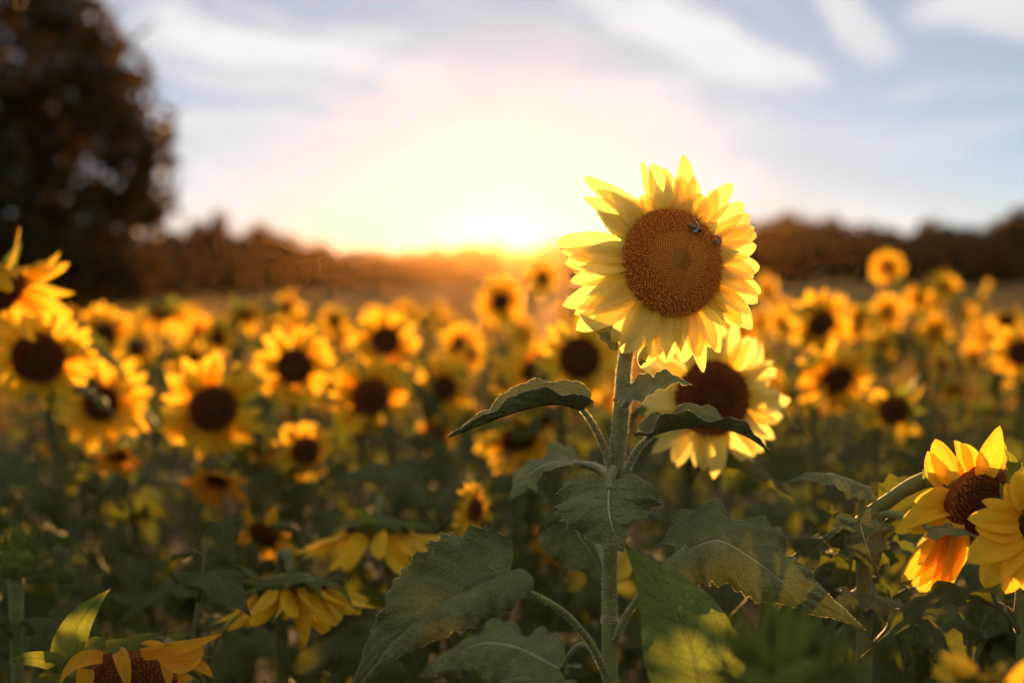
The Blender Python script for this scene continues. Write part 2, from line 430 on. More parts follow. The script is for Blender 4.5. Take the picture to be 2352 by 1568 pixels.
def far_trees():
    rng = np.random.default_rng(8)
    temps = []
    for k in range(5):
        lob = []
        nl = 11
        for i in range(nl):
            a = rng.random() * 6.28; rr = .34 * rng.random() ** .5; z = .2 + .62 * (i / (nl - 1))
            w = (.30 if z < .6 else .22) * (.8 + .4 * rng.random())
            lob.append(((math.cos(a) * rr, math.sin(a) * rr, z), (w, w, w * .72)))
        v, f, u = crown_geo(lob, 3200, .042, rng, .5)
        cm = mesh('far_crown', v, f, u, [M['crown']], smooth=False)
        v, f, u = trunk_geo(.8, .022, 5, rng)
        temps.append((cm, mesh('far_trunk', v, f, u, [M['bark']])))
    # skyline: image column, image row of the top, distance
    sky = [(-40, 560, 70), (40, 560, 75), (110, 555, 80), (180, 560, 82), (240, 550, 85), (300, 545, 88), (350, 540, 92), (400, 520, 95), (440, 545, 110), (468, 508, 105), (500, 470, 100), (505, 520, 100), (540, 520, 110), (575, 530, 120), (610, 512, 125), (640, 528, 125), (668, 535, 130), (700, 552, 135),
           (735, 566, 150), (770, 572, 160), (805, 565, 165), (840, 572, 170), (880, 566, 175), (920, 573, 180), (955, 570, 180), (990, 564, 185), (1030, 560, 190), (1070, 556, 195), (1110, 550, 200), (1135, 566, 205),
           (1165, 583, 210), (1200, 566, 210), (1235, 556, 210), (1275, 550, 215), (1320, 548, 220), (1360, 545, 220), (1410, 540, 225), (1460, 535, 230), (1510, 528, 230), (1560, 520, 230), (1610, 512, 230), (1660, 505, 230),
           (1710, 500, 230), (1750, 497, 230), (1790, 488, 230), (1830, 491, 230), (1865, 497, 235), (1905, 517, 240), (1945, 510, 240), (1985, 514, 245), (2030, 516, 245), (2075, 520, 240), (2125, 500, 235), (2165, 518, 230),
           (2205, 514, 220), (2245, 510, 210), (2285, 500, 200), (2325, 470, 190), (2365, 490, 185), (2405, 480, 180)]
    special = {(500, 470, 100): 'slender ragged treetop standing above the left treeline near the big tree', (2125, 500, 235): 'lone taller treetop on the right skyline above the small far sunflowers',
               (2325, 470, 190): 'tallest dark pointed tree at the right edge of the treeline', (1790, 488, 230): 'rounded dark tree just right of the large sunflower on the skyline',
               (1110, 550, 200): 'low tree just left of the setting sun', (1200, 566, 210): 'low tree just right of the setting sun', (610, 512, 125): 'rounded dark tree at the end of the higher left treeline'}
    for i, (px, py, d) in enumerate(sky):
        base = at(px, HORIZON, d); base[2] = 0
        H = (HORIZON - py) / K * d + 1.45
        lab = special.get((px, py, d), ('dark blurred tree of the higher treeline left of the sun' if px < 720 else 'low dark blurred tree of the hazy treeline around the sun' if px < 1420 else 'dark blurred tree of the tall treeline on the right'))
        t = thing('far_tree', lab, 'tree', base, 'trees of the far treeline')
        cm, tm = temps[i % 5]
        wid = max(H * (.75 + .35 * rng.random()), 60 / K * d) if px != 500 else H * .32
        s = Matrix.Diagonal((wid, wid, H / .98, 1)) @ Matrix.Rotation(rng.random() * 6.28, 4, 'Z')
        obj('crown', cm, t, s); obj('trunk', tm, t, Matrix.Diagonal((H, H, H, 1)))
    # the undergrowth below the trees, one mass
    n = 15000
    P = np.zeros((n, 3))
    pxs = rng.uniform(-60, 2420, n)
    ds = np.interp(pxs, [-60, 420, 700, 1000, 1700, 2352], [72, 100, 140, 190, 232, 190]) + rng.normal(0, 2.5, n)
    tops = np.interp(pxs, [q[0] for q in sky], [q[1] + 14 for q in sky])
    for i in range(n):
        b = at(pxs[i], HORIZON, ds[i]); h = (HORIZON - tops[i]) / K * ds[i] + 1.45
        b[2] = h * .88 * rng.random() ** .8; P[i] = b
    a = unit(rng.normal(size=(n, 3))); b = unit(np.cross(a, rng.normal(size=(n, 3)))); s = (.55 * (.5 + rng.random(n)))[:, None]
    V = np.zeros((n * 4, 3)); V[0::4] = P - a * s; V[1::4] = P + b * s * .7; V[2::4] = P + a * s; V[3::4] = P - b * s * .7
    o = obj('undergrowth', mesh('undergrowth', V, np.arange(n * 4).reshape(-1, 4), mats=[M['crown']], smooth=False))
    tag(o, 'dark thicket filling the foot of the far treeline', 'undergrowth'); o['kind'] = 'stuff'
far_trees()

def far_grass():
    rng = np.random.default_rng(5)
    n = 26000
    y = 13 + 90 * rng.random(n) ** 1.7; x = (rng.random(n) - .5) * .95 * y
    h = .12 + .30 * rng.random(n); w = .006 + .0007 * y
    a = rng.random(n) * 6.28; ln = rng.normal(size=(n, 2)) * .1
    V = np.zeros((n * 3, 3))
    V[0::3] = np.c_[x - w * np.cos(a), y - w * np.sin(a), np.zeros(n) - .02]; V[1::3] = np.c_[x + w * np.cos(a), y + w * np.sin(a), np.zeros(n) - .02]
    V[2::3] = np.c_[x + ln[:, 0], y + ln[:, 1], h]
    m = plain_mat('dry_grass', (.30, .15, .035), (.22, .13, .03), 2, .9, .1, 0, .01, tf=.4, tc=(.55, .27, .04))
    o = obj('dry_grass', mesh('dry_grass', V, np.arange(n * 3).reshape(-1, 3), mats=[m], smooth=False))
    tag(o, 'dry brown grass of the open field behind the sunflowers', 'grass'); o['kind'] = 'stuff'
far_grass()

# ------------------------------------------------------------------ plant geometry
def petal_geo(b, c, t, side, W, nu=12, nv=7, cup=.25, pleat=.06, tipw=1.0, twist=0.0, wav=0.0, ph=0.0, sharp=False):
    """ray floret from b over c to t (a quadratic curve); side = direction across"""
    b, c, t = (np.asarray(q, float) for q in (b, c, t))
    u = np.linspace(0, 1, nu)[:, None]
    mid = (1 - u) ** 2 * b + 2 * u * (1 - u) * c + u * u * t
    tan = unit(np.gradient(mid, axis=0))
    sd = np.asarray(side, float)
    sd = unit(sd - tan * (tan @ sd)[:, None]); nr = np.cross(tan, sd)
    tw = twist * u
    sd, nr = sd * np.cos(tw) + nr * np.sin(tw), nr * np.cos(tw) - sd * np.sin(tw)
    uu = u[:, 0]
    f = np.sin(math.pi * (.16 + .84 * uu) ** .92) ** .58 if not sharp else np.sin(math.pi * (.30 + .70 * uu) ** .85) ** 1.15
    f = np.clip(np.nan_to_num(f), 0.012, None) * W
    s = np.linspace(-1, 1, nv)
    V = np.zeros((nu, nv, 3))
    for j in range(nv):
        prof = cup * (s[j] ** 2) * f * (1 - .3 * uu) + pleat * W * math.cos(3 * math.pi * s[j]) * np.sin(math.pi * uu) ** .5 + wav * W * np.sin(9 * uu + ph + 2 * s[j]) * abs(s[j])
        V[:, j] = mid + sd * (s[j] * f)[:, None] + nr * prof[:, None]
    UVs = np.zeros((nu, nv, 2)); UVs[..., 0] = (s + 1) / 2; UVs[..., 1] = uu[:, None]
    return V.reshape(-1, 3), grid_faces(nu, nv), UVs.reshape(-1, 2)

def leaf_geo(midpts, side0, side1, W, nt=33, ns=11, foldL=.2, foldR=.2, curlL=0., curlR=0., serr=.10, teeth=9, wav=.15, wk=3.0, seed=0, lobe=.22, quilt=.018, taper=.6, a0=.1, nv=8.0, face=(0, -.5, 1)):
    """cordate toothed blade. s>0 lies along side. fold = angle up from the side direction, curl = added angle to the edge"""
    rs = np.random.default_rng(seed)
    mid = catmull(midpts, nt)
    L = np.linalg.norm(np.diff(mid, axis=0), axis=1).sum()
    tan = unit(np.gradient(mid, axis=0))
    t = np.linspace(0, 1, nt)
    sd = np.outer(1 - t, side0) + np.outer(t, side1)
    sd = unit(sd - tan * (sd * tan).sum(1)[:, None]); up = np.cross(sd, tan)
    if (up @ np.asarray(face, float)).mean() < 0: up = -up
    f = np.sin(math.pi * (a0 + (1 - a0) * t) ** taper); f = np.clip(f, .004, None) * (1 - .25 * t ** 2)
    f *= W
    s = np.linspace(-1, 1, ns)
    saw = (t * teeth) % 1.0; saw = np.where(saw < .75, saw / .75, (1 - saw) / .25)
    ph = rs.random(8) * 6.28
    V = np.zeros((nt, ns, 3)); h = ns // 2
    V[:, h] = mid
    for sg, fold, curl, p in ((1, foldR, curlR, ph[0]), (-1, foldL, curlL, ph[1])):
        cur = mid.copy()
        for j in range(1, h + 1):
            q = j / h; dq = 1 / h
            phi = fold + curl * q + wav * q * np.sin(2 * math.pi * wk * t + p) + .5 * wav * np.sin(2 * math.pi * (wk * 2.3) * t + p * 2) * q
            cur = cur + (sd * (sg * np.cos(phi))[:, None] + up * np.sin(phi)[:, None]) * (f * dq)[:, None]
            pt = cur.copy()
            edge = max(0, (q - .55) / .45)
            pt = pt + (mid - pt) * (serr * edge * (1 - saw) * (1 - t ** 3))[:, None]
            back = lobe * L * (q - .78 * q ** 2.2) * 2.6 * (1 - t) ** 3
            pt = pt - tan * back[:, None]
            pt = pt + tan * (.04 * L * q * (1 - (1 - t) ** 3) * (1 - t))[:, None]
            # rows between the veins swell
            bul = quilt * L * (np.abs(np.sin(math.pi * nv * (t - .26 * q))) ** .6 - .5) * min(1, q * 3) * (1 - t ** 4)
            pt = pt + up * (bul + .006 * L * np.sin(t * 23 + q * 9 * sg + ph[3]) * np.sin(q * 7 + t * 11 + ph[4]))[:, None]
            V[:, h + sg * j] = pt
    V[:, h] -= up * (quilt * L * .7)
    U = np.zeros((nt, ns, 2)); U[..., 0] = (s + 1) / 2; U[..., 1] = t[:, None]
    return V.reshape(-1, 3), grid_faces(nt, ns), U.reshape(-1, 2)

def disc_geo(Rd, h, n, rng, spike=.10, rim=.02):
    """dome plus many pointed florets, one mesh; second slot = florets"""
    rings = 7; sg = 20
    V = [(0, 0, h)]; F = []
    for i in range(1, rings + 1):
        r = Rd * i / rings
        for k in range(sg):
            a = 2 * math.pi * k / sg; V.append((r * math.cos(a), r * math.sin(a), h * (1 - (r / Rd) ** 2)))
    F += [(0, 1 + k, 1 + (k + 1) % sg) for k in range(sg)]
    for i in range(rings - 1):
        for k in range(sg):
            k2 = (k + 1) % sg; a = 1 + i * sg; b = a + sg
            F.append((a + k, b + k, b + k2, a + k2))
    # back of the head
    o = len(V)
    for rr, z in ((1.02, -.22), (.75, -.42), (.3, -.55)):
        for k in range(sg):
            a = 2 * math.pi * k / sg; V.append((Rd * rr * math.cos(a), Rd * rr * math.sin(a), Rd * z))
    lastring = 1 + (rings - 1) * sg
    nb = []
    for k in range(sg):
        k2 = (k + 1) % sg
        nb += [(lastring + k, o + k, o + k2, lastring + k2), (o + k, o + sg + k, o + sg + k2, o + k2), (o + sg + k, o + 2 * sg + k, o + 2 * sg + k2, o + sg + k2)]
    nb.append(tuple(o + 2 * sg + k for k in range(sg)))
    nF = len(F); F += nb
    fm = [0] * nF + [2] * len(nb)
    V = np.array(V)
    P = [V]; off = len(V)
    i = np.arange(n); r = Rd * np.sqrt((i + .5) / n) * .99; th = i * 2.39996
    for k in range(n):
        c = np.array([r[k] * math.cos(th[k]), r[k] * math.sin(th[k]), h * (1 - (r[k] / Rd) ** 2)])
        nn = unit(np.array([c[0] * 2 * h / Rd ** 2, c[1] * 2 * h / Rd ** 2, 1]) + rng.normal(size=3) * .25)
        w = Rd / math.sqrt(n) * .8; e1 = unit(np.cross(nn, (0, 1, .01))); e2 = np.cross(nn, e1)
        l = Rd * spike * (.5 + .8 * (r[k] / Rd)) * (.7 + .6 * rng.random())
        P.append(np.array([c + w * e1, c - .5 * w * e1 + .87 * w * e2, c - .5 * w * e1 - .87 * w * e2, c + nn * l]))
        F += [(off, off + 1, off + 3), (off + 1, off + 2, off + 3), (off + 2, off, off + 3)]; fm += [1] * 3; off += 4
    return np.vstack(P), F, None, fm

def head_matrix(center, yaw, pitch, roll=0.0):
    y, p = R(yaw), R(pitch)
    n = np.array([math.sin(y) * math.cos(p), -math.cos(y) * math.cos(p), math.sin(p)])
    x = unit(np.cross((0, 0, 1), n)); yv = np.cross(n, x)
    c, s = math.cos(R(roll)), math.sin(R(roll))
    x2, y2 = x * c + yv * s, yv * c - x * s
    m = np.eye(4); m[:3, 0] = x2; m[:3, 1] = y2; m[:3, 2] = n; m[:3, 3] = center
    return m

def stem_path(base, neck, n, hook=.25, bend=None, count=14):
    """from the ground up and over into the back of the head"""
    base = np.asarray(base, float); neck = np.asarray(neck, float); n = np.asarray(n, float)
    l = hook * .9
    if n[2] < -.6:
        a = -unit(np.array([n[0], n[1] - .05, 0]))
        return catmull([base, base + (neck + a * .12 - base) * .5 + (np.array(bend) if bend is not None else 0), neck + a * .105 - [0, 0, .05], neck + a * .045 + [0, 0, .022], neck], count)
    pre = neck - n * l * .45 - np.array([0, 0, l * .25])
    shoulder = neck - n * l * .75 - np.array([0, 0, l * .9])
    low = base + (shoulder - base) * .5 + (np.array(bend) if bend is not None else 0)
    return catmull([base, low, shoulder, pre, neck], count)

# ------------------------------------------------------------------ templates for the field
TR = np.random.default_rng(21)
PETALS = {}
for key in ('petal', 'petal_field', 'petal_wilt'):
    lst = []
    for k in range(7):
        w = .15 + .05 * TR.random(); wilt = key == 'petal_wilt'
        bend = TR.normal() * (.10 if not wilt else .22)
        v, f, u = petal_geo((0, 0, 0), (.5, TR.normal() * .04, bend + .06), (1, TR.normal() * .08, bend * -.6 - .02), (0, 1, 0), w * (.8 if wilt else 1), 9, 5,
                            cup=(.35 + .3 * TR.random()) * (1.8 if wilt else 1), pleat=.05, twist=TR.normal() * (.25 if not wilt else .9), wav=.05 if not wilt else .2, ph=k)
        lst.append(mesh('field_petal', v, f, u, [M[key]]))
    PETALS[key] = lst
BRACTS = []
for k in range(3):
    v, f, u = petal_geo((0, 0, 0), (.5, 0, -.12 - .1 * k), (1, 0, .05 + .12 * k), (0, 1, 0), .22, 8, 5, cup=.4, pleat=.03, sharp=True)
    BRACTS.append(mesh('field_bract', v, f, u, [M['bract']]))
DISCS = {}
for nm, rd, hh, n in (('open', .39, .11, 420), ('wide', .45, .14, 480), ('small', .23, .05, 200), ('droop', .46, .16, 380)):
    v, f, u, fm = disc_geo(rd, hh, n, TR, .13)
    DISCS[nm] = (mesh('seed_disc', v, f, None, [M['disc_brown'], M['floret_brown'], M['bract']], smooth=False, fmat=fm), rd)

def Mx(a): return Matrix([list(map(float, r)) for r in a])

def petal_ring(kind, rng, rd):
    """(index, local matrix) of each petal of a head of radius 1"""
    out = []
    def add(th, r0, elev, ln, wd, tw):
        m = Matrix.Rotation(th, 4, 'Z') @ Matrix.Translation((r0, 0, -.03)) @ Matrix.Rotation(-elev, 4, 'Y') @ Matrix.Rotation(tw, 4, 'X') @ Matrix.Diagonal((ln, wd, ln, 1))
        out.append((int(rng.integers(0, 7)), m))
    if kind in ('open', 'wide', 'small'):
        n = int(rng.integers(14, 20)); lf = .88 + .24 * rng.random(); sag = rng.random() * .5; gap = rng.random() * .12
        for lay in range(2):
            for i in range(n):
                if rng.random() < .02 + gap: continue
                th = (i + .5 * lay + rng.normal() * .14) * 2 * math.pi / n
                el = (R(4) if lay == 0 else R(-12)) + rng.normal() * R(10 + 10 * sag) + sag * R(25) * (rng.random() < .3)
                ln = (1 - rd * .93) * (.85 + .3 * rng.random()) * lf * (1.0 if lay else .93)
                add(th, rd * .93, el, ln, ln * (1.05 + .3 * rng.random()) * (1.0 if kind != 'small' else .9), rng.normal() * .25)
    elif kind == 'droop':
        n = 27
        for i in range(n):
            if rng.random() < .05: continue
            th = (i + rng.normal() * .25) * 2 * math.pi / n
            add(th, rd * .95, R(36) + rng.normal() * R(13), .74 * (.8 + .35 * rng.random()), .70 * (.95 + .3 * rng.random()), rng.normal() * .4)
    elif kind == 'ragged':
        n = 9
        for i in range(n):
            th = (i + rng.normal() * .4) * 2 * math.pi / n
            add(th, rd * .95, rng.normal() * R(24), .66 * (.8 + .4 * rng.random()), .66 * (1.2 + .5 * rng.random()), rng.normal() * .7)
    return out

def bract_ring(rng, rd, n=11, back=-.25, ln=.42):
    out = []
    for i in range(n):
        th = (i + rng.normal() * .3) * 2 * math.pi / n
        m = Matrix.Rotation(th, 4, 'Z') @ Matrix.Translation((rd * .8, 0, -.10)) @ Matrix.Rotation(-(back + rng.normal() * .3), 4, 'Y') @ Matrix.Diagonal((ln * (.8 + .5 * rng.random()),) * 3 + (1,))
        out.append((int(rng.integers(0, 3)), m))
    return out

# joined ring of petals for the far, tiny flowers
CORONA = []
for k in range(3):
    parts = []
    for idx, m in petal_ring('open' if k else 'small', TR, .42 if k else .25):
        me = PETALS['petal_field'][idx]
        v = np.array([list(m @ q.co) for q in me.vertices]); f = [tuple(p.vertices) for p in me.polygons]
        parts.append((v, f, None))
    v, f, u, fm = join(parts)
    u = np.tile(np.array([(j / 4, i / 8) for i in range(9) for j in range(5)]), (len(parts), 1))
    CORONA.append(mesh('petal_ring', v, f, u, [M['petal_field']]))

LEAVES = {}
for key in ('leaf_bg', 'leaf_green', 'leaf'):
    lst = []
    for k in range(6):
        rs = np.random.default_rng(40 + k)
        dr = .18 + .5 * rs.random()
        pts = [(.42, 0, .22), (.7, rs.normal() * .05, .27 - dr * .1), (1.0, rs.normal() * .08, .2 - dr * .5), (1.34, rs.normal() * .1, .05 - dr)]
        lg = leaf_geo(pts, (0, 1, 0), (rs.normal() * .2, 1, rs.normal() * .3), .36, 25, 9, foldL=.25 + rs.normal() * .3, foldR=.25 + rs.normal() * .3, curlL=rs.normal() * .5 - .3, curlR=rs.normal() * .5 - .3,
                      serr=.14, teeth=8, wav=.28, seed=k, lobe=.13, quilt=.014)
        pe = tube_geo(catmull([(0, 0, 0), (.22, 0, .16), (.46, 0, .215)], 6), [.028, .018, .013], 5)
        v, f, u, fm = join([lg + (0,), pe + (1,)])
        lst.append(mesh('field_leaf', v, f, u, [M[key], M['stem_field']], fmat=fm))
    LEAVES[key] = lst

def put_leaves(root, path, rng, n, lo, hi, size, key='leaf_bg', big=1.0):
    base = path[0]
    L = len(path) - 1
    for i in range(n):
        q = lo + (hi - lo) * (i + .5 * rng.random()) / max(n, 1)
        k = q * L; a = int(min(k, L - 1)); p = path[a] + (path[a + 1] - path[a]) * (k - a)
        az = i * 2.4 + rng.random() * 1.2
        s = size * (1.15 - .45 * q) * (.8 + .4 * rng.random())
        m = Matrix.Translation(Vector(p - base)) @ Matrix.Rotation(az, 4, 'Z') @ Matrix.Rotation(rng.normal() * .3 - .1, 4, 'Y') @ Matrix.Rotation(rng.normal() * .25, 4, 'X') @ Matrix.Diagonal((s, s, s, 1))
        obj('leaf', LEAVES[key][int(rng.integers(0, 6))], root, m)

FR = np.random.default_rng(77)
def sunflower(px, py, d, diam, yaw, pitch, kind, label, leaves=6, pm='petal_field', group=None, lk='leaf_bg', roll=None, bracts=True, size=.17, stem_r=.011, nbr=11, off=None, hi=.86):
    rng = np.random.default_rng(int(px * 7 + py * 13))
    c = at(px, py, d); Rr = diam / 2 * d / K
    Mh = head_matrix(c, yaw, pitch, rng.random() * 360 if roll is None else roll)
    n = Mh[:3, 2]
    dk = 'droop' if kind in ('droop', 'ragged') else kind
    me, rd = DISCS[dk]
    neck = c - n * Rr * rd * .45
    hook = min(.28, .13 + Rr * .6)
    base = np.array([c[0] - n[0] * hook * .7 + rng.normal() * .03, c[1] - n[1] * hook * .7 + .02 * rng.normal(), 0])
    if n[2] < -.6:
        a = -unit(np.array([n[0], n[1] - .05, 0])); base = np.array([c[0] + a[0] * .13, c[1] + a[1] * .13, 0])
    if off is not None: base[0] += off[0]; base[1] += off[1]
    root = thing('sunflower', label, 'sunflower', base, group)
    path = stem_path(base, neck, n, hook, (rng.normal() * .04, rng.normal() * .03, 0))
    v, f, u = tube_geo(path - base, [stem_r * 1.25, stem_r, stem_r * .85, stem_r * .7], 8, .06)
    obj('stem', mesh('field_stem', v, f, u, [M['stem_field']]), root)
    Mh4 = Mh.copy(); Mh4[:3, 3] -= base
    hd = obj('flower_head', me, root, Mx(Mh4) @ Matrix.Diagonal((Rr, Rr, Rr, 1)))
    for idx, m in petal_ring(kind, rng, rd): obj('petal', PETALS[pm][idx], hd, m)
    if bracts:
        for idx, m in bract_ring(rng, rd, nbr, -.35 if dk != 'droop' else -.15, .5): obj('bract', BRACTS[idx], hd, m)
    if leaves: put_leaves(root, path, rng, leaves, .3, hi if dk != 'droop' else .40, size, lk)
    return root, Mh, Rr

# ------------------------------------------------------------------ the large sunflower
HERO_C = at(1545, 603, 1.6)
HRD = 125 * 1.6 / K                 # radius of its seed disc
HH = .022
HM = head_matrix(HERO_C, 20, 9)
def z1(x, y):   # coordinates read off an enlarged view of the flower
    return (1360 + x / 2.6133) / 1.08844, (360 + y / 2.6133) / 1.08844
def solve_local(X, Y, zfun):
    q = np.array([(X - 1545) * 1.6 / K, (603 - Y) * 1.6 / K])
    for _ in range(25):
        def pr(a):
            p = HM[:3, 3] + HM[:3, :3] @ np.array([a[0], a[1], zfun(math.hypot(*a))]); return np.array(see(p))
        e = np.array([X, Y]) - pr(q)
        J = np.c_[(pr(q + [1e-4, 0]) - pr(q)) / 1e-4, (pr(q + [0, 1e-4]) - pr(q)) / 1e-4]
        q = q + np.clip(np.linalg.solve(J, e), -.03, .03)
    return np.array([q[0], q[1], zfun(math.hypot(*q))])
def dome(r): return HH * (1 - (r / HRD) ** 2)

def hero():
    rng = np.random.default_rng(5)
    ground_pt = at(1405, 1568, 1.6); base = np.array([ground_pt[0] - .005, ground_pt[1], 0])
    root = thing('sunflower', 'large sharp yellow sunflower rising above the field with two bees on it', 'sunflower', base)
    # stem
    pts = [base, (base + at(1402, 1568, 1.6)) / 2 + [.01, 0, 0], at(1402, 1568, 1.6), at(1400, 1400, 1.6), at(1403, 1250, 1.6), at(1414, 1080, 1.6), at(1428, 940, 1.605), at(1436, 830, 1.62), at(1462, 730, 1.645), at(1515, 645, 1.65)]
    path = catmull(pts, 60)
    srad = [.0115, .0108, .0090, .0080, .0082, .0092, .0090, .0076, .0095, .016]
    v, f, u = tube_geo(path - base, srad, 16, .05)
    st = obj('stem', mesh('main_stem', v, f, u, [M['stem']]), root)
    # bristles along the stem
    def bristles(pth, rad, n, ln, parent, lo=0.0):
        V = []; F = []
        tn = unit(np.gradient(pth, axis=0)); rr = np.interp(np.linspace(0, 1, len(pth)), np.linspace(0, 1, len(rad)), rad)
        for i in range(n):
            q = lo + (1 - lo) * rng.random(); k = q * (len(pth) - 1.001); a = int(k); p = pth[a] + (pth[a + 1] - pth[a]) * (k - a)
            d = unit(np.cross(tn[a], rng.normal(size=3))); r = rr[a] * .97
            s = unit(np.cross(tn[a], d)) * .00017; e = unit(d + tn[a] * rng.normal() * .4 + rng.normal(size=3) * .25)
            b = p + d * r; l = ln * (.4 + .9 * rng.random()); o = len(V)
            V += [b + s, b - s, b + tn[a] * .0005, b + e * l]; F += [(o, o + 1, o + 3), (o + 1, o + 2, o + 3), (o + 2, o, o + 3)]
        h = obj('bristles', mesh('bristles', np.array(V) - base, F, None, [M['hair']], smooth=False), parent); h['kind'] = 'stuff'
    bristles(path, srad, 6000, .0030, st, .28)

    # seed disc
    Mh = HM.copy(); Mh[:3, 3] -= base
    rings, sg = 12, 48
    V = [(0, 0, HH)]; F = []
    for i in range(1, rings + 1):
        r = HRD * i / rings
        V += [(r * math.cos(2 * math.pi * k / sg), r * math.sin(2 * math.pi * k / sg), dome(r)) for k in range(sg)]
    F += [(0, 1 + k, 1 + (k + 1) % sg) for k in range(sg)]
    for i in range(rings - 1):
        for k in range(sg):
            a = 1 + i * sg; F.append((a + k, a + sg + k, a + sg + (k + 1) % sg, a + (k + 1) % sg))
    nf = len(F); o = len(V)
    for rr, z in ((1.04, -.012), (.9, -.022), (.55, -.030), (.22, -.040)):
        V += [(HRD * rr * math.cos(2 * math.pi * k / sg), HRD * rr * math.sin(2 * math.pi * k / sg), z) for k in range(sg)]
    ll = 1 + (rings - 1) * sg
    for j, a in enumerate((ll, o, o + sg, o + 2 * sg)):
        b = o + j * sg
        F += [(a + k, b + k, b + (k + 1) % sg, a + (k + 1) % sg) for k in range(sg)]
    head = obj('flower_head', mesh('main_head', V, F, None, [M['disc_base'], M['bract']], fmat=[0] * nf + [1] * (len(F) - nf)), root, Mx(Mh))
    # florets in the sunflower spiral
    n = 1750
    cat = {'open_florets': [], 'floret_tips': [], 'floret_buds': [], 'young_florets': []}
    for i in range(n):
        q = math.sqrt((i + .5) / n); r = HRD * q; th = i * 2.399963
        c = np.array([r * math.cos(th), r * math.sin(th), dome(r)])
        nn = unit(np.array([c[0] * 2 * HH / HRD ** 2, c[1] * 2 * HH / HRD ** 2, 1])); er = np.array([math.cos(th), math.sin(th), 0]); et = np.cross(nn, er)
        er = np.cross(et, nn)
        sp = HRD * math.sqrt(math.pi / n)
        lim = .60 + .05 * math.sin(th * 3) + .02 * rng.normal()
        if q < .2:   # closed, leaning to the centre
            w = sp * .30; l = sp * (.9 + .35 * rng.random()); e = unit(nn - er * .75 + rng.normal(size=3) * .1)
            ring0 = [c + w * (math.cos(a) * er + math.sin(a) * et) for a in np.arange(4) * 1.57]
            ring1 = [c + e * l * .55 + w * 1.0 * (math.cos(a) * er + math.sin(a) * et) for a in np.arange(4) * 1.57]
            vv = ring0 + ring1 + [c + e * l]
            ff = [(k, (k + 1) % 4, 4 + (k + 1) % 4, 4 + k) for k in range(4)] + [(4 + k, 4 + (k + 1) % 4, 8) for k in range(4)]
            cat['young_florets'].append((np.array(vv), ff, None))
        elif q < lim:   # beads in rows
            w = sp * (.40 + .04 * rng.normal()); hgt = sp * .75; e = unit(nn - er * .15 + rng.normal(size=3) * .05)
            vv = []
            for hz, ww in ((0, .7), (.45, 1.0), (.85, .75)):
                vv += [c + e * hgt * hz + w * ww * (math.cos(a) * er + math.sin(a) * et) for a in np.arange(6) * 1.0472]
            vv.append(c + e * hgt * 1.05)
            ff = [(j * 6 + k, j * 6 + (k + 1) % 6, (j + 1) * 6 + (k + 1) % 6, (j + 1) * 6 + k) for j in range(2) for k in range(6)] + [(12 + k, 12 + (k + 1) % 6, 18) for k in range(6)]
            cat['floret_buds'].append((np.array(vv), ff, None))
        else:   # open tubes with curled tips
            w = sp * .26; l = sp * (1.2 + .8 * rng.random()); e = unit(nn * .9 + er * (.15 + .5 * (q - .6)) + rng.normal(size=3) * .28)
            e2 = unit(e + rng.normal(size=3) * .45)
            a1 = unit(np.cross(e, er + .01)); a2 = np.cross(e, a1)
            vv = []
            for cc, ww in ((c, .8), (c + e * l * .5, 1.0), (c + e * l * .5 + e2 * l * .45, .7)):
                vv += [cc + w * ww * (math.cos(a) * a1 + math.sin(a) * a2) for a in np.arange(4) * 1.57]
            ff = [(j * 4 + k, j * 4 + (k + 1) % 4, (j + 1) * 4 + (k + 1) % 4, (j + 1) * 4 + k) for j in range(2) for k in range(4)] + [(8, 9, 10, 11)]
            cat['open_florets'].append((np.array(vv), ff, None))
            top = c + e * l * .5 + e2 * l * .45
            for g_ in range(2):
                d = unit(e2 * .6 + rng.normal(size=3) * .8); s = unit(np.cross(d, rng.normal(size=3))) * sp * .11; d2 = unit(d - e * .9 + rng.normal(size=3) * .3)
                s2 = np.cross(d, s)
                m1 = top + d * sp * .5; vv = [top + s, top - .5 * s + s2, top - .5 * s - s2, m1 + s * .8, m1 - .4 * s + s2 * .8, m1 - .4 * s - s2 * .8, m1 + d2 * sp * .4]
                ff = [(0, 1, 4, 3), (1, 2, 5, 4), (2, 0, 3, 5), (3, 4, 6), (4, 5, 6), (5, 3, 6)]
                cat['floret_tips'].append((np.array(vv), ff, None))
    for nm, mt, sm in (('open_florets', 'floret_open', False), ('floret_tips', 'floret_tip', False), ('floret_buds', 'floret_bud', True), ('young_florets', 'floret_core', False)):
        v, f, u, fm = join(cat[nm])
        h = obj(nm, mesh(nm, v, f, None, [M[mt]], smooth=sm), head); h['kind'] = 'stuff'

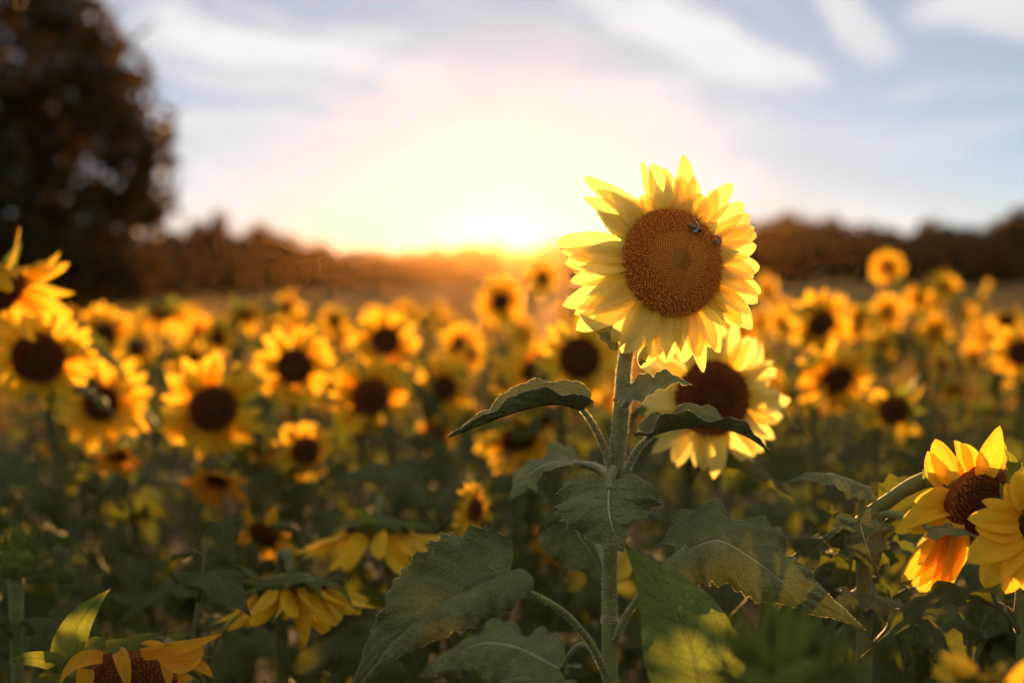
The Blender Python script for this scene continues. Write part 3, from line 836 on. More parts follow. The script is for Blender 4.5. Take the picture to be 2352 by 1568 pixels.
    # petals: tip in the enlarged view, half width (same units), layer (0 front row, 1 back row), sideways shift of the root in degrees
    tips = [(262, 212, 62, 1, -6), (262, 350, 70, 1, 4), (350, 300, 55, 0, 0), (84, 632, 78, 0, 0), (132, 778, 76, 0, 0), (122, 1056, 78, 0, 4), (198, 1112, 62, 1, 4), (208, 1216, 84, 0, 0), (300, 1190, 60, 1, 0),
            (505, 1366, 84, 0, 0), (440, 1290, 60, 1, 0), (632, 1464, 74, 1, 0), (700, 1400, 66, 0, 0), (800, 1436, 76, 0, 0), (905, 1430, 62, 0, 3), (1042, 1492, 58, 1, 0), (1010, 1390, 62, 0, 0), (1150, 1362, 66, 0, 0), (1100, 1330, 55, 1, -5),
            (1364, 1206, 66, 1, 0), (1285, 1195, 60, 0, 0), (1340, 1102, 60, 0, 0), (1392, 1040, 58, 1, 0), (1420, 972, 62, 0, 0), (1370, 870, 55, 1, 0), (1410, 796, 64, 0, 0), (1388, 662, 58, 0, 0), (1372, 545, 60, 0, 0), (1346, 462, 55, 1, 0), (1308, 388, 62, 0, 0),
            (1236, 258, 58, 1, 5), (1130, 300, 56, 0, 4), (1035, 330, 62, 0, 0), (914, 68, 66, 1, 0), (985, 210, 58, 1, 0), (900, 210, 56, 0, 0), (790, 152, 62, 1, 0), (706, 128, 62, 0, 4), (640, 112, 40, 1, 2), (588, 360, 66, 1, 6), (640, 330, 50, 0, 3), (480, 350, 52, 1, 0),
            (170, 900, 56, 1, 0), (110, 700, 50, 1, 0), (380, 470, 48, 0, 0), (1330, 960, 46, 1, 0), (1390, 600, 50, 1, 0)]
    for i, (zx, zy, hw, lay, sh) in enumerate(tips):
        swp = (.10 if lay == 0 else .26) + .05 * rng.normal()
        X, Y = z1(zx, zy)
        zf = lambda r: -.004 - .006 * lay - swp * max(0, r - HRD)
        t = solve_local(X, Y, zf)
        th = math.atan2(t[1], t[0]); tb = th + R(sh) + rng.normal() * R(2)
        b = np.array([HRD * .97 * math.cos(tb), HRD * .97 * math.sin(tb), -.003 - .005 * lay])
        ln = np.linalg.norm(t - b)
        c = (b + t) / 2 + np.array([0, 0, ln * (.12 + .06 * rng.normal())]) + .05 * ln * rng.normal() * np.array([-math.sin(th), math.cos(th), 0])
        W = hw / 2.6133 / 1.08844 * 1.6 / K * 1.3
        v, f, u = petal_geo(b, c, t, (-math.sin(th), math.cos(th), .15 * rng.normal()), W, 18, 11, cup=.22 + .2 * rng.random(), pleat=.07 + .03 * rng.random(), twist=rng.normal() * .22, wav=.03, ph=i)
        obj('petal', mesh('main_petal', v, f, u, [M['petal']]), head)
    # bracts behind the petals
    for i in range(20):
        th = i * 2 * math.pi / 20 + rng.normal() * .1
        b = np.array([HRD * .85 * math.cos(th), HRD * .85 * math.sin(th), -.016])
        ln = .042 + .012 * rng.random()
        t = b + np.array([math.cos(th) * ln, math.sin(th) * ln, -.014 - .012 * rng.random()]); c = (b + t) / 2 + [0, 0, -.006]
        v, f, u = petal_geo(b, c, t, (-math.sin(th), math.cos(th), 0), .014, 9, 5, cup=.3, pleat=.02, sharp=True)
        obj('bract', mesh('main_bract', v, f, u, [M['bract']]), head)
    for b, c, t, w in (((1420, 790, 1.60), (1392, 770, 1.58), (1384, 784, 1.575), .011), ((1425, 765, 1.61), (1375, 752, 1.595), (1330, 718, 1.59), .012), ((1490, 790, 1.63), (1480, 815, 1.60), (1472, 840, 1.59), .008)):
        v, f, u = petal_geo(at(*b) - base, at(*c) - base, at(*t) - base, (0.2, .8, .6), w, 12, 7, cup=.3, pleat=.02, wav=.05)
        obj('bract', mesh('neck_bract', v, f, u, [M['leaf']]), root)

    # leaves: petiole points, blade midrib points, side at base and tip, half width, options
    def leaf(pet, blade, s0, s1, W, mt='leaf', pr=(.0042, .0034, .0028), hairs=True, **kw):
        mid = [at(*q) - base for q in blade]
        v, f, u = leaf_geo(mid, unit(s0), unit(s1), W, **kw)
        lf = obj('leaf', mesh('main_leaf', v, f, u, [M[mt]]), root)
        if hairs:
            nt_, ns_ = kw['nt'], kw['ns']; g3 = v.reshape(nt_, ns_, 3)
            HV = []; HF = []
            for e, e1 in ((0, 1), (ns_ - 1, ns_ - 2)):
                for i in range(nt_ - 1):
                    out = unit(g3[i, e] - g3[i, e1])
                    for k in range(9):
                        p = g3[i, e] + (g3[i + 1, e] - g3[i, e]) * rng.random(); d = unit(out + rng.normal(size=3) * .5); w = unit(np.cross(d, rng.normal(size=3))) * .00018; o_ = len(HV)
                        l = .0012 * (.5 + rng.random()); w2 = np.cross(d, w); HV += [p + w, p - w * .5 + w2, p - w * .5 - w2, p + d * l]; HF += [(o_, o_ + 1, o_ + 3), (o_ + 1, o_ + 2, o_ + 3), (o_ + 2, o_, o_ + 3)]
            eh = obj('edge_bristles', mesh('edge_bristles', np.array(HV), HF, None, [M['hair']], smooth=False), lf); eh['kind'] = 'stuff'
        if pet:
            pth = catmull([at(*q) for q in pet], 18)
            v, f, u = tube_geo(pth - base, list(pr), 9)
            po = obj('petiole', mesh('petiole', v, f, u, [M['stem']]), lf)
            if hairs: bristles(pth, list(pr), 900, .0022, po)
        return lf
    hi = dict(nt=61, ns=21, teeth=14)
    # upper left, seen from below its edge
    leaf([(1408, 1105, 1.595), (1392, 1040, 1.59), (1362, 975, 1.585), (1336, 938, 1.58)], [(1336, 940, 1.58), (1275, 926, 1.575), (1190, 942, 1.565), (1105, 972, 1.555), (1030, 1001, 1.55)],
         (0, -1, .1), (-.1, -1, .35), .036, foldR=.34, foldL=1.25, curlR=.1, curlL=-.35, serr=.05, wav=.30, wk=2.2, seed=2, lobe=.06, **hi)
    # top right, small
    leaf([(1432, 935, 1.59), (1448, 912, 1.575), (1462, 897, 1.565)], [(1440, 897, 1.56), (1490, 882, 1.55), (1540, 868, 1.545), (1588, 884, 1.545)],
         (0.1, -1, .1), (0, -1, -.1), .028, foldR=-.15, foldL=.2, curlR=-.5, curlL=.2, serr=.06, wav=.25, seed=4, lobe=.22, **hi)
    # right
    leaf([(1432, 1100, 1.59), (1448, 1060, 1.575), (1470, 1025, 1.56), (1494, 1002, 1.55)], [(1492, 1000, 1.55), (1560, 982, 1.54), (1650, 980, 1.53), (1715, 1000, 1.525), (1770, 1036, 1.525)],
         (0, -1, .1), (.2, -1, .2), .042, foldR=.24, foldL=.75, curlR=.1, curlL=-.3, serr=.06, wav=.30, wk=2.6, seed=6, lobe=.10, **hi)
    # hanging in front of the stem
    leaf([(1410, 1075, 1.585), (1405, 1095, 1.57), (1400, 1122, 1.556)], [(1399, 1120, 1.556), (1398, 1165, 1.545), (1408, 1215, 1.537), (1432, 1268, 1.54)],
         (1, .05, .0), (.9, .3, .25), .066, foldR=.05, foldL=-.12, curlR=-.45, curlL=-.55, serr=.17, wav=.34, wk=2.4, seed=9, lobe=.34, quilt=.018, **dict(hi, teeth=13))
    # big folded one on the left
    leaf([(1392, 1548, 1.59), (1352, 1470, 1.565), (1290, 1402, 1.53), (1220, 1362, 1.51), (1165, 1330, 1.50)], [(1165, 1328, 1.50), (1075, 1365, 1.485), (985, 1412, 1.47), (900, 1480, 1.46), (800, 1600, 1.46)],
         (-.25, .55, .80), (-.6, .2, .60), .074, foldR=.05, foldL=2.1, curlR=.35, curlL=-3.2, serr=.15, wav=.42, wk=3.1, seed=12, lobe=.10, quilt=.026, **hi)
    # right, twisted to a long tip
    leaf([(1412, 1470, 1.59), (1450, 1395, 1.575), (1520, 1310, 1.56), (1578, 1256, 1.55)], [(1578, 1256, 1.55), (1652, 1238, 1.545), (1735, 1285, 1.535), (1800, 1335, 1.525), (1885, 1385, 1.515), (1988, 1446, 1.51)],
         (.35, .75, .65), (.75, -.1, .75), .062, foldR=-.1, foldL=.45, curlR=-.3, curlL=-1.6, serr=.17, wav=.42, wk=3.6, seed=14, lobe=.16, quilt=.024, taper=.5, **hi)
    # smooth green one in front, tip up
    leaf([(1410, 1700, 1.57), (1480, 1660, 1.50), (1560, 1620, 1.45), (1606, 1585, 1.42)], [(1606, 1580, 1.42), (1592, 1500, 1.42), (1552, 1408, 1.425), (1498, 1328, 1.43), (1432, 1244, 1.44)],
         (.9, .1, -.35), (.85, 0, -.5), .052, 'leaf_green', foldR=.12, foldL=-.12, curlR=-.2, curlL=-.35, serr=.02, wav=.10, seed=17, lobe=.05, quilt=.004, a0=.12, hairs=False, **hi)
    # toothed one at the bottom edge, turned down
    leaf([(1400, 1700, 1.59), (1340, 1640, 1.55), (1255, 1600, 1.52)], [(1255, 1598, 1.52), (1250, 1640, 1.51), (1245, 1690, 1.5), (1240, 1750, 1.5)],
         (1, 0, .1), (1, 0, 0), .060, foldR=.1, foldL=.1, curlR=-.3, curlL=-.3, serr=.2, wav=.25, seed=19, lobe=.34, **hi)
    leaf([(1405, 1700, 1.58), (1410, 1650, 1.55), (1418, 1615, 1.53)], [(1418, 1612, 1.53), (1425, 1650, 1.52), (1430, 1720, 1.515)],
         (1, 0, .1), (1, 0, 0), .035, foldR=.1, foldL=.1, serr=.2, seed=20, lobe=.34, **hi)
    # lower left, behind
    leaf([(1398, 1568, 1.62), (1350, 1480, 1.68), (1310, 1500, 1.75), (1290, 1540, 1.8)], [(1285, 1530, 1.78), (1180, 1480, 1.80), (1080, 1480, 1.82), (950, 1560, 1.85)],
         (0, -.9, -.2), (0, -.9, -.3), .075, foldR=-.35, foldL=-.1, curlR=-.2, curlL=.0, serr=.12, wav=.35, seed=23, lobe=.10, hairs=False, **hi)
    # behind, left of the front leaf
    leaf([(1412, 1100, 1.62), (1370, 1070, 1.70), (1320, 1060, 1.78)], [(1320, 1062, 1.78), (1270, 1058, 1.80), (1210, 1090, 1.82), (1165, 1150, 1.82)],
         (.1, -.9, .3), (.3, -.9, 0), .060, foldR=-.5, foldL=.2, curlR=-.3, serr=.1, wav=.35, seed=25, lobe=.10, hairs=False, **hi)
    leaf([(1402, 1340, 1.61), (1380, 1270, 1.68), (1340, 1200, 1.74), (1310, 1185, 1.78)], [(1312, 1186, 1.78), (1330, 1230, 1.78), (1370, 1290, 1.77), (1385, 1340, 1.76)],
         (.9, 0, .4), (.8, 0, .5), .05, foldR=0, foldL=0, serr=.06, wav=.2, seed=27, lobe=.16, hairs=False, **hi)
    return root
hero()

# ------------------------------------------------------------------ bees
def bees():
    m, nt, o = mat('bee_body'); g = G(nt)
    x = g.sep(g.coord('UV'))[1]
    band = g.rng(g.m('SINE', g.m('MULTIPLY', x, 34)), .45, .8)
    nt.links.new(g.pbsdf(g.mix(band, (.035, .02, .010), (.55, .36, .14)), .5, .4), o.inputs[0])
    dark = plain_mat('bee_dark', (.02, .014, .009), (.05, .03, .018), 900, .6, .3, .3, .0005)
    fuzz = plain_mat('bee_thorax', (.42, .25, .08), (.2, .11, .035), 1500, .9, .1, .8, .001, sheen=.6)
    wing, nt, o = mat('bee_wing'); g = G(nt)
    tb = nt.nodes.new('ShaderNodeBsdfTransparent'); tb.inputs[0].default_value = (.85, .83, .78, 1)
    nt.links.new(g.mixs(.28, tb.outputs[0], g.pbsdf((.55, .52, .46), .25, .6)), o.inputs[0])
    def lathe(prof, sides=10, sq=1.0):   # along +x, (x, radius)
        V = []; F = []; U = []
        for i, (x, r) in enumerate(prof):
            for k in range(sides):
                a = 2 * math.pi * k / sides; V.append((x, r * math.cos(a), r * sq * math.sin(a))); U.append((k / sides, i / (len(prof) - 1)))
        for i in range(len(prof) - 1):
            for k in range(sides): F.append((i * sides + k, i * sides + (k + 1) % sides, (i + 1) * sides + (k + 1) % sides, (i + 1) * sides + k))
        F += [tuple(reversed(range(sides))), tuple(range((len(prof) - 1) * sides, len(prof) * sides))]
        return np.array(V), F, np.array(U)
    # in millimetres, head to +x, standing on z = 0
    ab = lathe([(-8.6, .2), (-8.0, .9), (-6.6, 1.75), (-5.0, 2.1), (-3.4, 2.0), (-2.2, 1.3), (-1.7, .5)], 12, .92)
    th = lathe([(-1.9, .4), (-1.5, 1.3), (-.4, 1.85), (.8, 1.75), (1.7, 1.0), (1.9, .4)], 12)
    hd = lathe([(1.8, .4), (2.1, 1.1), (2.8, 1.35), (3.5, 1.0), (3.9, .4)], 10, 1.15)
    def wingm(sg, ln, w):
        V = [(0, 0, 0)]; n = 9
        for i in range(n):
            a = i / (n - 1); V.append((-ln * a - .3, sg * (.4 + w * math.sin(math.pi * a ** .7) + ln * .32 * a), .25 * a))
        V2 = [(-ln * i / (n - 1), sg * ln * .30 * i / (n - 1), .2 * i / (n - 1)) for i in range(n)]
        VV = V[1:] + V2
        return np.array(VV, float), [(i, i + 1, n + i + 1, n + i) for i in range(n - 1)], None
    def bee(zx, zy, hx, hy, label, wopen):
        q = solve_local(*z1(zx, zy), lambda r: dome(r) + .0035)
        h = solve_local(*z1(hx, hy), lambda r: dome(r) + .0035)
        P = HM[:3, 3] + HM[:3, :3] @ q; Hp = HM[:3, 3] + HM[:3, :3] @ h
        x = unit(Hp - P); nz = HM[:3, :3] @ unit(np.array([q[0] * 2 * HH / HRD ** 2, q[1] * 2 * HH / HRD ** 2, 1])); nz = unit(nz - x * (nz @ x)); y = np.cross(nz, x)
        t = thing('bee', label, 'bee', P, 'bees on the large sunflower')
        s = .0015
        RM = np.eye(4); RM[:3, 0] = x; RM[:3, 1] = y; RM[:3, 2] = nz
        t.rotation_euler = Mx(RM).to_euler(); t.scale = (s, s, s)
        up = np.array([1.0, 0, 2.6])
        def part(nm, geo, mt, dz=2.4, sm=True, par=None): 
            v, f, u = geo; return obj(nm, mesh(nm, v + np.array([0, 0, dz]), f, u, [mt], smooth=sm), par or t)
        va = ab[0].copy(); va[:, 2] += np.clip(-va[:, 0] - 2, 0, 9) * -.12
        part('abdomen', (va, ab[1], ab[2]), m); part('thorax', th, fuzz, 2.6); part('head', hd, dark, 2.3)
        for sg in (-1, 1):
            for ln, w in ((8.2, 1.5), (5.6, 1.2)):
                g_ = wingm(sg, ln, w); v = g_[0]
                a = wopen * sg; v = np.c_[v[:, 0] * math.cos(a) - v[:, 1] * math.sin(a), v[:, 0] * math.sin(a) + v[:, 1] * math.cos(a), v[:, 2]]
                part('wing', (v + np.array([.2, sg * 1.0, 1.7 if ln > 6 else 1.5]), g_[1], None), wing)
            for k, (x0, x1, l) in enumerate(((1.0, 2.8, 2.6), (.0, -.2, 3.2), (-1.0, -4.0, 3.4))):
                pth = catmull([(x0, sg * 1.0, -.9), ((x0 + x1) / 2, sg * (1.0 + l * .6), .1), (x1, sg * (1.0 + l), -2.4), (x1 - .6, sg * (1.4 + l), -2.6)], 7)
                part('leg', tube_geo(pth, [.22, .32, .2, .12], 5), dark)
            part('antenna', tube_geo(catmull([(3.4, sg * .4, .6), (4.3, sg * .9, 1.3), (5.6, sg * 1.5, 1.0)], 5), .11, 4), dark)
            v, f, u = lathe([(-.6, .1), (-.4, .4), (0, .5), (.4, .4), (.6, .1)], 8); 
            part('eye', (v[:, [2, 1, 0]] + np.array([2.7, sg * 1.05, .2]), f, u), dark)
    bee(985, 565, 1042, 600, 'dark striped bee head-down on the orange seed disc, nearer its centre', -.5)
    bee(1128, 632, 1158, 585, 'striped bee with pale wing at the right rim of the seed disc', -.25)
bees()

# ------------------------------------------------------------------ flowers of the field, one by one
# px, py, distance, diameter in px, yaw, pitch, kind, label
FIELD = [
    (1636, 915, 2.05, 385, 6, 2, 'wide', 'pale yellow sunflower with brown centre right behind the large one, lower', 6, 'petal'),
    (1332, 822, 3.05, 215, 14, 4, 'wide', 'blurred sunflower with large brown oval centre left of the main stem, above its leaf', 5, 'petal_field'),
    (1225, 855, 3.9, 135, 0, 8, 'open', 'small blurred sunflower just left of the oval-centred one', 5, 'petal_field'),
    (1160, 872, 4.0, 100, -40, 6, 'open', 'small side-turned sunflower between the two blurred ones left of the main stem', 4, 'petal_field'),
    (1190, 1005, 3.3, 190, 10, -38, 'droop', 'nodding sunflower with red-brown centre below the long left leaf of the main plant', 5, 'petal_field'),
    (885, 783, 3.8, 172, 4, 4, 'open', 'upright sunflower with round brown centre, highest of the middle-left flowers', 6, 'petal_field'),
    (852, 912, 3.5, 205, 16, -12, 'wide', 'sunflower with drooping lower petals directly below the highest middle-left flower', 6, 'petal_field'),
    (1020, 890, 4.0, 152, 8, 0, 'open', 'round sunflower with dark centre left of the leaf tip of the main plant', 5, 'petal_field'),
    (1005, 993, 4.3, 112, -4, 0, 'open', 'small round sunflower touching the leaf tip of the main plant', 5, 'petal_field'),
    (676, 842, 3.4, 212, 10, 0, 'open', 'big round sunflower with reddish brown centre left of the middle', 6, 'petal_field'),
    (702, 1036, 3.2, 152, 18, -6, 'wide', 'sunflower with oval dark centre below the big round one left of the middle', 5, 'petal_field'),
    (490, 938, 3.0, 250, 22, -16, 'wide', 'ragged sunflower with wide slanted dark centre and bare green back', 6, 'petal_field'),
    (500, 1098, 2.9, 150, -10, -48, 'droop', 'withered nodding sunflower with orange petals below the slanted dark-centred one', 5, 'petal_wilt'),
    (232, 926, 3.2, 222, -2, 2, 'open', 'pale golden sunflower with round dark centre near the left edge', 6, 'petal_field'),
    (240, 767, 4.2, 140, 6, 0, 'open', 'smaller sunflower with dark centre above the pale golden one on the left', 5, 'petal_field'),
    (88, 822, 2.75, 270, 12, -14, 'wide', 'sunflower half hidden under the big ragged flower at the left edge', 6, 'petal_field'),
    (-4, 668, 2.5, 290, 56, -36, 'droop', 'big orange sunflower with ragged petals cut by the left edge', 6, 'petal_field'),
    (272, 1045, 3.0, 115, 10, -50, 'droop', 'nodding orange flower below the pale golden sunflower on the left', 4, 'petal_wilt'),
    (128, 1025, 3.2, 85, -20, -60, 'droop', 'small wilted orange flower low at the left under the half hidden sunflower', 4, 'petal_wilt'),
    (375, 718, 5.2, 150, 20, -62, 'droop', 'broad nodding sunflower with hidden centre in front of the dark tree', 5, 'petal_field'),
    (500, 776, 5.0, 110, -30, -8, 'open', 'side-turned sunflower with black centre right of the broad nodding one', 5, 'petal_field'),
    (560, 722, 5.8, 110, 30, -45, 'droop', 'blurred nodding sunflower above the big round one left of the middle', 4, 'petal_field'),
    (662, 703, 6.4, 80, 60, 0, 'open', 'thin edge-on sunflower against the dark treeline left of the middle', 4, 'petal_field'),
    (445, 818, 5.4, 84, 0, -30, 'open', 'dim little sunflower low between the left flowers and the slanted one', 4, 'petal_field'),
    (768, 738, 6.2, 84, -10, -20, 'open', 'dim orange sunflower between the big round one and the highest middle-left one', 4, 'petal_field'),
    (1150, 692, 6.0, 120, 0, 0, 'open', 'sunflower drowned in the orange glow straight below the sun', 4, 'petal_field'),
    (1245, 640, 7.5, 90, 20, 0, 'open', 'sunflower in the orange glow just left of the large flower', 4, 'petal_field'),
    (1886, 744, 4.0, 178, 18, -24, 'open', 'sunflower with slanted narrow black centre right of the large flower', 5, 'petal_field'),
    (1922, 872, 3.5, 198, 14, -32, 'open', 'wide tilted sunflower with black oval centre right of the pale one', 6, 'petal_field'),
    (2038, 613, 6.2, 92, -6, 4, 'small', 'small round orange sunflower highest on the right, against the dark trees', 4, 'petal_field'),
    (2168, 660, 5.6, 100, 8, 6, 'small', 'small round sunflower right of the highest small one', 4, 'petal_field'),
    (2112, 686, 6.0, 84, -8, 2, 'small', 'small sunflower overlapped by the one right of it in the right cluster', 4, 'petal_field'),
    (2040, 720, 5.4, 100, 0, 2, 'small', 'bright small-centred sunflower below the highest one on the right', 4, 'petal_field'),
    (2146, 762, 5.5, 94, 10, -10, 'small', 'small sunflower lowest right in the right-hand cluster', 4, 'petal_field'),
    (2024, 792, 5.0, 94, 24, -18, 'small', 'small brownish sunflower just below the bright small-centred one', 4, 'petal_field'),
    (1962, 746, 5.6, 92, -24, -6, 'small', 'blurred yellow flower between the slanted black-centred and the bright small one', 4, 'petal_field'),
    (2054, 942, 3.5, 165, 4, -18, 'ragged', 'ragged sunflower with few broad petals left, right of the wide tilted one', 5, 'petal_field'),
    (1764, 672, 6.0, 86, 55, 0, 'small', 'edge-on orange sunflower touching the right side of the large flower', 4, 'petal_field'),
    (1795, 742, 6.5, 70, -10, 0, 'small', 'dim little sunflower low beside the right petals of the large flower', 4, 'petal_field'),
    (2262, 684, 6.2, 84, 65, -20, 'open', 'side-turned sunflower with green back near the right edge', 4, 'petal_field'),
    (2310, 735, 5.6, 92, -15, -40, 'droop', 'nodding blurred sunflower at the right edge above the others', 4, 'petal_field'),
    (2345, 810, 3.6, 150, -20, 0, 'open', 'sunflower with brown centre cut by the right edge', 5, 'petal_field'),
    (2292, 862, 4.2, 84, -70, -10, 'open', 'thin edge-on sunflower beside the one cut by the right edge', 4, 'petal_field'),
    (2190, 890, 4.0, 84, 10, -58, 'droop', 'low red-orange wilted flower beneath the right-hand cluster', 4, 'petal_wilt'),
    (1090, 1172, 2.35, 150, 56, 2, 'open', 'narrow side-turned small sunflower left of the heart-shaped front leaf', 5, 'petal_field'),
    (868, 1226, 2.2, 320, 0, -80, 'droop', 'sunflower facing the ground with green back and skirt of hanging petals', 6, 'petal_field'),
    (672, 1360, 1.95, 350, 20, -76, 'droop', 'withering sunflower with skirt of orange petals low left of the middle', 6, 'petal_field'),
    (606, 1228, 2.55, 170, -30, -30, 'ragged', 'shrivelled sunflower with pale curled leaf above the skirted one', 5, 'petal_wilt'),
    (600, 1030, 3.6, 90, 10, -40, 'droop', 'small orange flower between the slanted dark-centred and the oval-centred one', 4, 'petal_wilt'),
    (1250, 965, 4.2, 90, 0, -20, 'open', 'dim yellow flower right behind the long left leaf of the main plant', 4, 'petal_field'),
    (420, 790, 7.0, 60, 0, 0, 'open', 'tiny blurred sunflower left of the black-centred side-turned one', 3, 'petal_field'),
    (1560, 1310, 2.6, 110, 0, -60, 'droop', 'rust orange wilted flower behind the green front leaf', 3, 'petal_wilt'),
    (1300, 1230, 2.9, 150, 0, -50, 'droop', 'dark rust-edged dead flower behind the main stem', 3, 'petal_wilt'),
]
for px, py, d, dm, yw, pt, kind, lab, nl, pm in FIELD:
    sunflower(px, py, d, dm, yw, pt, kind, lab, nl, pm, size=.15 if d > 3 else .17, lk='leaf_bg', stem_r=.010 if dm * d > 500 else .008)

# ------------------------------------------------------------------ the flowers near the focus, built petal by petal
def near_flower(label, base, stem_pts, stem_r, head_c, yaw, pitch, rad, disc, petals, bracts, pm, leaves=(), disc_sq=1.0, extra=6):
    root = thing('sunflower', label, 'sunflower', base)
    path = catmull(stem_pts, 30)
    v, f, u = tube_geo(path - base, stem_r, 12, .05)
    obj('stem', mesh('near_stem', v, f, u, [M['stem']]), root)
    c = at(*head_c); Mh = head_matrix(c, yaw, pitch, 20); Mh[:3, 3] -= base
    me, rd = DISCS[disc]
    me = me.copy(); me.materials[2] = M['disc_brown']
    s = rad / rd
    hd = obj('flower_head', me, root, Mx(Mh) @ Matrix.Diagonal((s, s, s, 1)))
    inv = np.linalg.inv(np.array(Mh) @ np.diag([s, s, s, 1.0]))
    def loc(p):
        q = inv @ np.append(at(*p) - base, 1); return q[:3]
    rs = np.random.default_rng(int(head_c[0]))
    def one(nm, b, c_, t, w, mt, tw, cup, sd):
        B, C, T = loc(b), loc(c_), loc(t)
        side = inv[:3, :3] @ np.asarray(sd, float)
        v, f, u = petal_geo(B, C, T, side, w / s, 16, 9, cup=cup, pleat=.07, twist=tw, wav=.06 if nm == 'petal' else .14, ph=rs.random() * 6, sharp=nm == 'bract')
        obj(nm, mesh('near_' + nm, v, f, u, [M[mt]]), hd)
    for p in petals:
        b, c_, t, w = p[:4]; tw = p[4] if len(p) > 4 else rs.normal() * .3
        ax = np.cross(at(*t) - at(*b), FW); 
        one('petal', b, c_, t, w, pm, tw, .35 + .2 * rs.random(), ax + .25 * rs.normal() * FW * np.linalg.norm(ax))
    for p in bracts:
        b, c_, t, w = p[:4]; ax = np.cross(at(*t) - at(*b), FW)
        one('bract', b, c_, t, w, 'bract', p[4] if len(p) > 4 else .2, .3, ax + (.5 if len(p) < 6 else p[5]) * FW * np.linalg.norm(ax))
    for pet, blade, s0, s1, W, mt, kw in leaves:
        mid = [at(*q) - base for q in blade]
        v, f, u = leaf_geo(mid, unit(s0), unit(s1), W, **kw)
        lf = obj('leaf', mesh('near_leaf', v, f, u, [M[mt]]), root)
        if pet:
            pth = catmull([at(*q) for q in pet], 12); v, f, u = tube_geo(pth - base, [.005, .004, .003], 8)
            obj('petiole', mesh('near_petiole', v, f, u, [M['stem']]), lf)
    if extra: put_leaves(root, catmull([stem_pts[0], stem_pts[1], stem_pts[2]], 12), np.random.default_rng(int(head_c[1])), extra, .25, .95, .16, 'leaf_bg')
    return root
med = dict(nt=45, ns=15, teeth=11)

